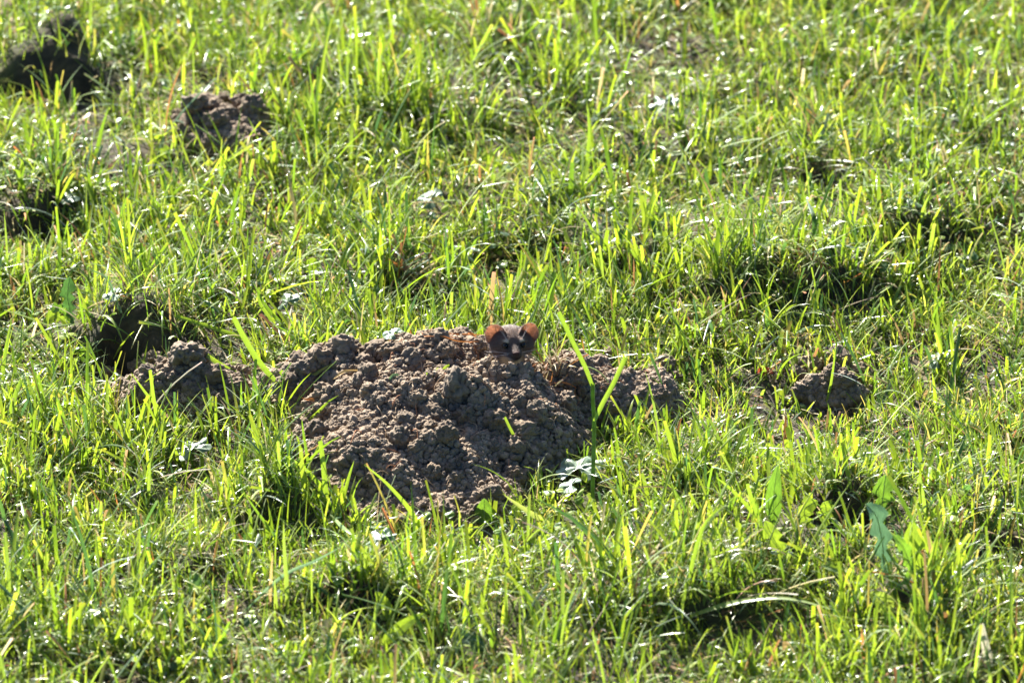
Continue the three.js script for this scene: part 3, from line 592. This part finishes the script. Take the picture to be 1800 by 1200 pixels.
plant('broad_leaf', [540, 490], 'triangular bright leaf above the molehill\'s left shoulder', 'leaf', [[[[552, 492], [550, 478], [548, 468], [556, 455]], 34, 'j', L3, 0.002, 0.1]]);
plant('broad_leaf', [1205, 440], 'bright folded leaf behind the tall shoot to the right', 'leaf', [[[[1208, 462], [1215, 445], [1228, 430], [1238, 415]], 34, 'o', L3, 0.004, 0.15]]);
plant('broad_leaf', [525, 985], 'small heart-shaped leaf on the blade with the orange tip', 'leaf', [[[[503, 975], [510, 967], [517, 960], [524, 952]], 22, 'o', L3, 0.006, 0.1]]);
plant('broad_leaf', [230, 1170], 'three-cornered bright leaf in the bottom left corner', 'leaf', [[[[215, 1165], [228, 1155], [242, 1145], [258, 1138]], 26, 'j', L3, 0.006, 0.2]]);
plant('broad_leaf', [700, 1110], 'wide bright leaf folded to the right above the bottom edge', 'leaf', [[[[672, 1140], [690, 1115], [715, 1095], [745, 1078]], 20, 'o', L3, 0.02, 0.1], [[[690, 1105], [680, 1070], [668, 1050], [660, 1040]], 18, 'o', L3, 0.01, 0.1]]);
plant('broad_leaf', [980, 968], 'ragged pale leaf lying level in the grass before the molehill', 'leaf', [[[[935, 965], [960, 955], [985, 950], [1010, 958]], 18, 'j', [0.36, 0.48, 0.12], 0.01, 0.75]]);
plant('broad_leaf', [285, 275], 'crinkled bright leaf below the back soil heap', 'leaf', [[[[280, 292], [282, 280], [288, 268], [300, 262]], 28, 'j', L3, 0.004, 0.2]]);
plant('broad_leaf', [510, 195], 'bright leaf right of the back soil heap', 'leaf', [[[[488, 205], [500, 195], [515, 182], [532, 175]], 16, 'o', L3, 0.004, 0.3]]);
plant('broad_leaf', [1650, 195], 'cluster of rounded leaves in the upper right', 'leaf', [[[[1655, 205], [1648, 195], [1640, 185], [1638, 168]], 15, 'o', L3, 0.004, 0.1], [[[1655, 205], [1660, 192], [1668, 185], [1675, 178]], 15, 'o', L3, 0.004, 0.1]]);
plant('broad_leaf', [1500, 215], 'round bright leaf at the upper right above a dark gap', 'leaf', [[[[1485, 222], [1492, 212], [1502, 204], [1512, 198]], 20, 'o', L3, 0.004, 0.3]]);
plant('broad_leaf', [825, 1150], 'bluish grey leaf in shade near the bottom edge', 'leaf', [[[[850, 1150], [835, 1130], [820, 1122], [800, 1130]], 36, 'o', LB, 0.01, 0.6]]);

// silvery lobed leaves lying level, which mirror the bright sky
function lobedLeaf(rad, lobes, seed, gap) {
  const pos = [0, 0, 0], uv = [0.5, 0], idx = [], nT = 64, nR = 5, spread = 5.0, r = rng(seed), ph = r() * 6;
  for (let i = 0; i <= nT; i++) {
    const th = -spread / 2 + spread * i / nT, c = Math.abs(Math.cos((th / spread + 0.5) * Math.PI * lobes)), tooth = 0.06 * Math.abs(Math.sin(th * 13 + ph));
    const R0 = rad * (gap + (1 - gap) * Math.pow(Math.max(0, 1 - c * c), 0.4) + tooth) * (1 - 0.12 * Math.abs(th) / 2.5);
    for (let j = 1; j <= nR; j++) {
      const q = j / nR, d = R0 * q;
      pos.push(d * Math.sin(th), rad * (0.1 * q * (1 - c) - 0.14 * q * q + 0.09 * vnoise(th * 3.4 + seed, q * 3)), -d * Math.cos(th));
      uv.push(0.5 + 0.5 * q * c * Math.sign(Math.cos((th / spread + 0.5) * Math.PI * lobes)), q);
    }
  }
  for (let i = 0; i < nT; i++) { const a = 1 + i * nR, b = a + nR; idx.push(0, b, a); for (let j = 0; j < nR - 1; j++) idx.push(a + j, b + j, a + j + 1, b + j, b + j + 1, a + j + 1); }
  return geoOf(pos, idx, uv);
}
const silverMat = leafMat([0.17, 0.26, 0.14], leafMap, { clearcoat: 1, clearcoatRoughness: 0.34, transmission: 0.3 });
[
  ['silvery lobed leaf lying open in the grass left of the molehill', 338, 788, 0.0165, 5, 0.1, 0.0, 0.3],
  ['large grey green lobed leaf behind the stem of the tall shoot', 1018, 822, 0.02, 5, 0.12, -0.1, -0.4],
  ['white glinting lobed leaf below the grey green one by the tall shoot', 1004, 852, 0.011, 3, 0.1, 0.1, 1.2],
  ['bluish lobed leaf at the front left foot of the molehill', 668, 948, 0.0145, 5, 0.25, 0.1, 0.5],
  ['white crumpled leaf above the left shoulder of the molehill', 506, 530, 0.0105, 3, 0.5, 0.2, 0.2],
  ['pale leaf lying in the grass in the left middle', 200, 516, 0.0095, 3, 0.2, 0.0, 1.5],
  ['white lobed leaf in the blurred grass above the stoat to the right', 1168, 182, 0.014, 5, 0.3, 0.0, 0.5],
  ['blue grey leaf with upright half, standing above the molehill', 757, 348, 0.012, 3, 0.5, 0.1, 1],
  ['small white leaf on the far left above the middle', 125, 345, 0.01, 3, 0.1, 0, 2],
  ['pale blue leaf at the back of the molehill crest, left of the stoat', 690, 585, 0.009, 3, 0.1, 0, 1],
  ['grey leaf standing half folded at the right, behind the small soil heap', 1650, 632, 0.010, 3, 0.5, 0.3, 0.5],
].forEach(([label, u, v, r, lobes, tx, tz, yaw], i) => {
  const p = at(u, v, 0.015), root = base('lobed_leaf', V(p.x, surface(p.x, p.z), p.z));
  tag(root, label, 'leaf', 'silvery leaves that catch the sun', 'thing');
  const h = p.y - root.position.y, m = mesh('leaf', lobedLeaf(r, lobes, 40 + i, [0.5, 0.85, 0.8, 0.7, 0.5, 0.75, 0.6, 0.85, 0.7, 0.8, 0.8][i]), silverMat, root); m.position.y = h; m.rotation.set(0.06 + 0.5 * (tx - 0.1), yaw, 0.26 + tz, 'ZXY');
  const st = new THREE.TubeGeometry(new THREE.QuadraticBezierCurve3(V(0.004, -0.002, 0.004), V(0.001, h * 0.6, 0.003), V(0, h, 0)), 10, 0.00035, 5);
  mesh('stem', st, leafMat([0.2, 0.3, 0.05], bladeMap), root);
});
// white grey dry plant in the bottom right corner
plant('withered_plant', [1745, 1175], 'withered silvery plant in the bottom right corner', 'dead plant', [
  [[[1740, 1190], [1738, 1160], [1732, 1130], [1728, 1095]], 14, 'o', PALE, 0.01, 0.2], [[[1735, 1125], [1722, 1115], [1712, 1112], [1706, 1116]], 14, 'o', PALE, 0.0, 0.7],
  [[[1738, 1120], [1755, 1122], [1770, 1130]], 10, 'o', PALE, 0.0, 0.7], [[[1738, 1155], [1748, 1150], [1758, 1148]], 12, 'o', PALE, 0.0, 0.7], [[[1735, 1195], [1722, 1190], [1712, 1192]], 16, 'o', PALE, 0.0, 0.7]]);
// the red leaf
{
  const root = thingAt('red_leaf', [1345, 662], 'small crumpled red leaf left of the small dark soil heap', 'leaf', null);
  partMesh('leaf', ribbon(lift(line([[1331, 662], [1338, 655], [1347, 652], [1360, 656]], 0.004)), oval(15 * PX), { nx: 3, seg: 16, fold: 0.5, face: 0.4, wave: 0.3 }), leafMat([0.6, 0.12, 0.06], leafMap, { clearcoat: 0.15 }), root);
}

// dead tussocks: fans of cut brown stubs, and dry straw
function tussock(u, v, label, n, rad, L, cols, w = 0.0022, lean0 = -0.35) {
  const p = at(u, v), root = base('dead_tussock', p), r = rng(u * 31 + v); tag(root, label, 'dead grass', 'dead grass clumps', 'thing');
  for (let i = 0; i < n; i++) {
    const g = [broad[6], broad[7], broad[8], broad[0], broad[3]][Math.floor(r() * 5)], c = pick(cols, r), m = mesh('stub', g, leafMat([c.r, c.g, c.b], bladeMap, { transmission: 0.25, clearcoat: 0.2, vertexColors: true }), root), a = r() * 6.28, d = rad * Math.sqrt(r());
    const x = p.x + d * Math.cos(a), z = p.z + d * Math.sin(a); m.position.set(x - p.x, surface(x, z) - p.y - 0.002, z - p.z);
    m.rotation.set(0, 0, 0); m.rotation.order = 'YXZ'; m.rotation.y = r() * 6.28; m.rotation.x = 0.1 + 0.7 * r(); m.rotation.z = lean0 * (0.4 + r());
    const l = L * (0.6 + 0.6 * r()); m.scale.set(w * (0.6 + 0.8 * r()), l, l);
  }
  return root;
}
tussock(735, 500, 'brown fan of mown grass stubs above the molehill', 46, 0.018, 0.03, [...BROWNS, ...STRAWS], 0.0022, 0.5);
tussock(868, 450, 'tan stubs lying left in the grass above the stoat', 26, 0.016, 0.022, STRAWS, 0.0024, 0.9);
tussock(968, 652, 'dry straw tuft beside the stoat\'s cheek', 60, 0.012, 0.026, [...STRAWS, ...BROWNS], 0.0009, -0.2);
tussock(1135, 1000, 'pale brown stub tuft low to the right of the tall shoot', 26, 0.01, 0.03, STRAWS, 0.0018, -0.1);
tussock(1255, 580, 'tall tan stubs in the shade right of the molehill', 26, 0.02, 0.03, [...STRAWS, ...BROWNS], 0.0016, 0.1);
tussock(1465, 640, 'mossy straw tuft on top of the small dark soil heap', 40, 0.016, 0.014, STRAWS, 0.0006, 0);
tussock(400, 735, 'tangle of roots and straw between the lumpy heap and the molehill', 60, 0.034, 0.016, [...STRAWS, ...BROWNS], 0.0006, 0.6);
tussock(1470, 530, 'rust brown dead blades in the shaded step at the right', 22, 0.03, 0.026, BROWNS, 0.0014, 0.1);

// sprigs and roots on the molehill
plant('grass_sprout', [775, 655], 'two tiny green sprouts poking out of the molehill', 'sprout', [
  [[[776, 660], [779, 652], [784, 645], [790, 641]], 5, 'o', L3, 0.002, 0.1], [[[760, 670], [756, 664], [753, 659], [749, 655]], 5, 'o', L3, 0.002, 0.1], [[[771, 660], [770, 655], [769, 650], [770, 646]], 4, 'o', L3, 0.002, 0.1]]);
plant('leaf_scrap', [858, 728], 'pale green leaf scrap lying on the molehill', 'leaf', [[[[849, 730], [856, 723], [863, 720], [872, 722]], 9, 'o', [0.3, 0.42, 0.16], 0.002, 0.7]]);
plant('grass_sprout', [682, 675], 'bent dark green blade sprouting on the molehill', 'sprout', [[[[679, 680], [684, 668], [692, 659], [702, 661], [710, 668]], 4, 'o', [0.2, 0.32, 0.14], 0.002, 0.5]]);
{
  const rnd = rng(5), root = base('root_hairs', V(HEAPS.main[0].x, 0, HEAPS.main[0].z)); tag(root, 'fine dry roots and straws strewn over the big molehill', 'roots', null, 'stuff');
  const [x0, x1, z0, z1] = heapBox.main, gs = [];
  for (let i = 0; i < 1500; i++) {
    const x = lerp(x0, x1, rnd()), z = lerp(z0, z1, rnd()), near = Math.hypot((x + 0.03) * 0.6, z + 0.01) < 0.05 || Math.hypot(x - 0.055, z - 0.02) < 0.04;
    if (heap('main', x, z) < 0.004 || (!near && rnd() < 0.8) || Math.hypot(x - HOLE.x, z - HOLE.z) < HOLE.r + 0.002) continue;
    const a = rnd() * 6.28, l = 0.006 + 0.014 * rnd(), pts = [];
    for (let k = 0; k < 4; k++) { const q = (k / 3 - 0.5) * l, b = a + (rnd() - 0.5) * 0.8; const px = x + q * Math.cos(b), pz = z + q * Math.sin(b); pts.push(V(px - root.position.x, surface(px, pz) + 0.003 + 0.006 * rnd() * (k % 3 ? 1 : 0.3), pz - root.position.z)); }
    gs.push(new THREE.TubeGeometry(new THREE.CatmullRomCurve3(pts), 8, 0.00018 + 0.0002 * rnd(), 4));
  }
  [[0, C(0.42, 0.29, 0.17)], [1, C(0.4, 0.17, 0.07)], [2, C(0.3, 0.19, 0.1)]].forEach(([k, c]) => tag(mesh('root_fibres', mergeGeometries(gs.filter((_, i) => i % 3 === k)), new THREE.MeshStandardMaterial({ color: c, roughness: 0.8 }), root), null, null, null, 'stuff'));
}

// ------------------------------------------------------------------ the stoat
{
  const root = base('stoat', V(0, HF - 0.001, 0.001));
  tag(root, 'stoat peering out of its burrow in the molehill with round ears and dark face', 'stoat', null, 'thing');
  const MM = 0.001;
  const sm = (a, b, k) => { const h = clamp(0.5 + 0.5 * (b - a) / k, 0, 1); return lerp(b, a, h) - k * h * (1 - h); };
  const ell = (p, c, r) => { const x = (p.x - c[0]) / r[0], y = (p.y - c[1]) / r[1], z = (p.z - c[2]) / r[2], k = Math.sqrt(x * x + y * y + z * z), g = Math.sqrt((x / r[0]) ** 2 + (y / r[1]) ** 2 + (z / r[2]) ** 2); return k * (k - 1) / Math.max(g, 1e-6); };
  const cap = (p, a, b, ra, rb) => { const bx = b[0] - a[0], by = b[1] - a[1], bz = b[2] - a[2], t = clamp(((p.x - a[0]) * bx + (p.y - a[1]) * by + (p.z - a[2]) * bz) / (bx * bx + by * by + bz * bz), 0, 1); return Math.hypot(p.x - a[0] - bx * t, p.y - a[1] - by * t, p.z - a[2] - bz * t) - lerp(ra, rb, t); };
  const sdf = (p) => {
    const q = { x: Math.abs(p.x), y: p.y, z: p.z };
    let d = ell(p, [0, 1.5, -5], [13.5, 10.5, 14]);
    d = sm(d, ell(q, [9.5, -1.8, 0], [7.5, 6.6, 8]), 5);
    d = sm(d, cap(p, [0, -2.5, 6], [0, -4.6, 17], 7.4, 3.9), 5);
    d = sm(d, cap(p, [0, -7.4, 4], [0, -7.6, 14.2], 4.6, 2.9), 2.5);
    d = sm(d, cap(q, [2.2, -5.2, 14], [2.0, -5.2, 17], 2.9, 2.3), 2);
    d = sm(d, ell(q, [6.6, 3.9, 7], [3.2, 2.4, 4]), 3);
    d = sm(d, cap(p, [0, -5, -8], [0, -46, -16], 9.5, 13), 6);
    const eye = Math.hypot(q.x - 7.4, p.y - 0.9, p.z - 11.4) - 2.4;
    return -sm(-d, eye, 1.2);
  };
  const O = V(0, -1.5, -2), nT = 120, nP = 150, pos = [], idx = [], col = [];
  const brown = [0.15, 0.09, 0.06], dark = [0.105, 0.064, 0.045], cream = [0.72, 0.62, 0.42], mixc = (a, b, t) => a.map((x, i) => lerp(x, b[i], t));
  const colorAt = (p) => {
    const n = 0.5 + 0.5 * vnoise(p.x * 1.2, p.y * 1.2, p.z * 1.2), ax = Math.abs(p.x);
    let c = mixc(brown, dark, smooth(2, 12, p.z) * 0.8);
    c = mixc(c, [0.05, 0.03, 0.022], smooth(9, 15, p.z) * 0.85);                                  // muzzle
    c = mixc(c, [0.5, 0.36, 0.24], smooth(2.4, 0.8, Math.hypot((ax - 6.4) * 0.8, p.y - 4.6, (p.z - 10.6) * 0.6)) * 0.85);
    c = mixc(c, [0.025, 0.02, 0.018], smooth(3.7, 2.5, Math.hypot(ax - 7.4, p.y - 0.9, p.z - 11.4)));       // dark skin round the eyes
    c = mixc(c, cream, smooth(-6.9, -8.4, p.y + 0.5 * n) * smooth(19, 12, p.z) * smooth(9.5, 6.5, ax));     // chin and throat
    return c.map((x) => x * (0.85 + 0.3 * n));
  };
  for (let j = 0; j <= nT; j++) for (let i = 0; i <= nP; i++) {
    const th = Math.PI * j / nT, ph = 2 * Math.PI * i / nP, d = V(Math.sin(th) * Math.cos(ph), Math.sin(th) * Math.sin(ph), Math.cos(th));
    let t = 60, p = V(0, 0, 0);
    for (let k = 0; k < 60; k++) { p.copy(O).addScaledVector(d, t); const s = sdf(p); if (s < 0.02) break; t -= s * 0.7; if (t < 2) break; }
    pos.push(p.x, p.y, p.z); col.push(...colorAt(p));
  }
  for (let j = 0; j < nT; j++) for (let i = 0; i < nP; i++) { const a = j * (nP + 1) + i, b = a + nP + 1; idx.push(a, b, a + 1, a + 1, b, b + 1); }
  const head = geoOf(pos, idx, null, col);
  const headTris = idx.length;
  // ears: cupped shells with a rolled rim
  const ears = [];
  for (const s of [-1, 1]) {
    const ep = [], ei = [], ec = [], nr = 14, na = 44, full = 2 * nr;
    for (let k = 0; k <= full; k++) for (let i = 0; i <= na; i++) {
      const back = k > nr, r = back ? (full - k) / nr : k / nr, a = 2 * Math.PI * i / na, ca = Math.cos(a), sa2 = Math.sin(a);
      const cup = -7 * Math.pow(1 - r * r, 0.75) - (sa2 < 0 ? 1.5 * r * -sa2 : 0), rim = smooth(0.82, 1, r);
      let p = V(8.8 * r * ca, 9.6 * r * sa2, cup + 1.1 * rim * (1 - rim) * 4 * 0.4 - (back ? 0.75 * (1 - 0.5 * r) : 0));
      p.x += s * 0.8 * sa2 * r;
      p.applyEuler(new THREE.Euler(-0.16, s * 0.34, -s * 0.16)); p.add(V(s * 13.1, 6.8, 2.4));
      ep.push(p.x, p.y, p.z);
      const inner = !back, fz = 0.85 + 0.25 * vnoise(a * 6, r * 5, s);
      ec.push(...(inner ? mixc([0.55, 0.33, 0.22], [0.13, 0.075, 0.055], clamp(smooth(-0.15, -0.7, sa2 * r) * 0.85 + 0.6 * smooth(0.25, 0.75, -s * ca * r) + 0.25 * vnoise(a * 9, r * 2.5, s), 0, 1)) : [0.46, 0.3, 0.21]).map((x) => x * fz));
    }
    for (let k = 0; k < full; k++) for (let i = 0; i < na; i++) { const a = k * (na + 1) + i, b = a + na + 1; ei.push(a, b, a + 1, a + 1, b, b + 1); }
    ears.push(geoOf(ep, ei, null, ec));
  }
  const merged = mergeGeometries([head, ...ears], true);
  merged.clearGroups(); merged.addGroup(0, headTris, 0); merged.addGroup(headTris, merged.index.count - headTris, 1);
  const bodyGeo = merged.clone().scale(MM, MM, MM);
  const skin = new THREE.MeshPhysicalMaterial({ vertexColors: true, roughness: 0.9, specularIntensity: 0.3 });
  const earMat = new THREE.MeshPhysicalMaterial({ vertexColors: true, roughness: 0.92, transmission: 0.7, thickness: 0, side: THREE.DoubleSide, specularIntensity: 0.4 });
  const head3 = new THREE.Group(); head3.rotation.set(-THREE.MathUtils.degToRad(12), THREE.MathUtils.degToRad(10), -0.03, 'YXZ'); head3.updateMatrix();
  const place = (m) => { m.position.applyMatrix4(head3.matrix); m.quaternion.premultiply(head3.quaternion); return m; };
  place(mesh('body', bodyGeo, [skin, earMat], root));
  for (const s of [-1, 1]) {
    const e = mesh('eye', new THREE.SphereGeometry(2.15 * MM, 24, 16), new THREE.MeshPhysicalMaterial({ color: C(0.008, 0.006, 0.005), roughness: 0.14, specularIntensity: 0.45 }), root);
    e.position.set(s * 7.2 * MM, 0.9 * MM, 10.6 * MM); place(e);
  }
  const noseGeo = new THREE.SphereGeometry(1, 24, 18), np = noseGeo.attributes.position;
  for (let i = 0; i < np.count; i++) { const x = np.getX(i), y = np.getY(i), z = np.getZ(i), nostril = Math.exp(-(((Math.abs(x) - 0.5) / 0.22) ** 2 + ((y + 0.1) / 0.25) ** 2)) * (z > 0 ? 0.35 : 0); np.setXYZ(i, x * 2.7 * (1 + 0.25 * y) * MM, y * 1.9 * MM, (z * 1.8 * (1 - nostril)) * MM); }
  noseGeo.computeVertexNormals();
  const nose = mesh('nose', noseGeo, new THREE.MeshPhysicalMaterial({ color: C(0.05, 0.02, 0.014), roughness: 0.75, specularIntensity: 0.5 }), root); nose.position.set(0, -3.6 * MM, 20 * MM); place(nose);
  // whiskers
  const wr = rng(9), wMat = new THREE.MeshStandardMaterial({ color: C(0.6, 0.52, 0.45), roughness: 0.5 });
  const whisker = (a, b, c) => { const w = mesh('whisker', new THREE.TubeGeometry(new THREE.QuadraticBezierCurve3(V(...a).multiplyScalar(MM), V(...b).multiplyScalar(MM), V(...c).multiplyScalar(MM)), 10, 0.00006, 4), wMat, root); place(w); };
  for (const s of [-1, 1]) {
    for (let k = 0; k < 6; k++) { const y = -4.2 - 0.5 * k + wr(), z = 16.5 - 0.6 * k; whisker([s * 3.6, y, z], [s * (9 + 3 * wr()), y + 1.5 - k * 0.6, z + 1], [s * (17 + 7 * wr()), y + 1 - 2.6 * k * wr(), z - 5 - 4 * wr()]); }
    for (let k = 0; k < 2; k++) whisker([s * 5.5, 5, 9.5], [s * (7 + 2 * wr()), 10, 10], [s * (10 + 4 * wr()), 13 + 3 * wr(), 7]);
  }
  // short fur
  const n = 30000, fur = new THREE.InstancedMesh(new THREE.ConeGeometry(0.09 * MM, 1 * MM, 3, 1, true).translate(0, 0.5 * MM, 0), new THREE.MeshPhysicalMaterial({ roughness: 0.55, transmission: 0.2, thickness: 0, side: THREE.DoubleSide }), n);
  fur.name = 'fur'; fur.userData.kind = 'stuff'; fur.castShadow = true;
  const hp = merged.attributes.position, hn = merged.attributes.normal, hc = merged.attributes.color, hi = merged.index, areas = [], fr = rng(31); let total = 0;
  const A = V(0, 0, 0), B = V(0, 0, 0), D = V(0, 0, 0);
  for (let i = 0; i < hi.count; i += 3) { A.fromBufferAttribute(hp, hi.getX(i)); B.fromBufferAttribute(hp, hi.getX(i + 1)); D.fromBufferAttribute(hp, hi.getX(i + 2)); let s = B.sub(A).cross(D.sub(A)).length(); if (A.y < -22) s = 0; if (i >= headTris) s *= 0.3; total += s; areas.push(total); }
  const m4 = new THREE.Matrix4(), q = new THREE.Quaternion();
  for (let i = 0; i < n; i++) {
    const w = fr() * total; let lo = 0, hi2 = areas.length - 1; while (lo < hi2) { const m = (lo + hi2) >> 1; if (areas[m] < w) lo = m + 1; else hi2 = m; }
    let u = fr(), v = fr(); if (u + v > 1) { u = 1 - u; v = 1 - v; }
    const ia = hi.getX(lo * 3), ib = hi.getX(lo * 3 + 1), ic = hi.getX(lo * 3 + 2);
    const p = V(0, 0, 0), nn = V(0, 0, 0), c = [0, 0, 0];
    [[ia, 1 - u - v], [ib, u], [ic, v]].forEach(([k, f]) => { p.addScaledVector(A.fromBufferAttribute(hp, k), f); nn.addScaledVector(A.fromBufferAttribute(hn, k), f); c[0] += hc.getX(k) * f; c[1] += hc.getY(k) * f; c[2] += hc.getZ(k) * f; });
    nn.normalize();
    const outw = p.clone().sub(O).normalize(); if (lo * 3 < headTris && nn.dot(outw) < 0) nn.negate();
    const ear = lo * 3 >= headTris, flow = V(0.25 * p.x / 10, -0.3, -1).addScaledVector(V(fr() - 0.5, fr() - 0.5, fr() - 0.5), 0.7).normalize(), muz = smooth(10, 18, p.z);
    const eyeNear = Math.hypot(Math.abs(p.x) - 7.4, p.y - 0.9, p.z - 11.4) < 3.2 || Math.hypot(p.x, p.y + 3.6, p.z - 20) < 3.4;
    const dir = nn.clone().multiplyScalar(0.65).add(flow.multiplyScalar(ear ? 0.3 : 0.9)).normalize(), L = (ear ? 1.5 : lerp(2.7, 1.0, muz)) * (0.6 + 0.7 * fr()) * (eyeNear ? 0.25 : 1);
    q.setFromUnitVectors(V(0, 1, 0), dir);
    m4.compose(p.multiplyScalar(MM), q, V(1, L, 1)); fur.setMatrixAt(i, m4);
    const t = 0.75 + 0.7 * fr(), pale = ear && fr() < 0.5 ? 0.25 : 0; fur.setColorAt(i, C(c[0] * t + pale, c[1] * t + pale * 0.85, c[2] * t + pale * 0.65));
  }
  fur.receiveShadow = true; root.add(fur); place(fur);
}

renderer.render(scene, camera);
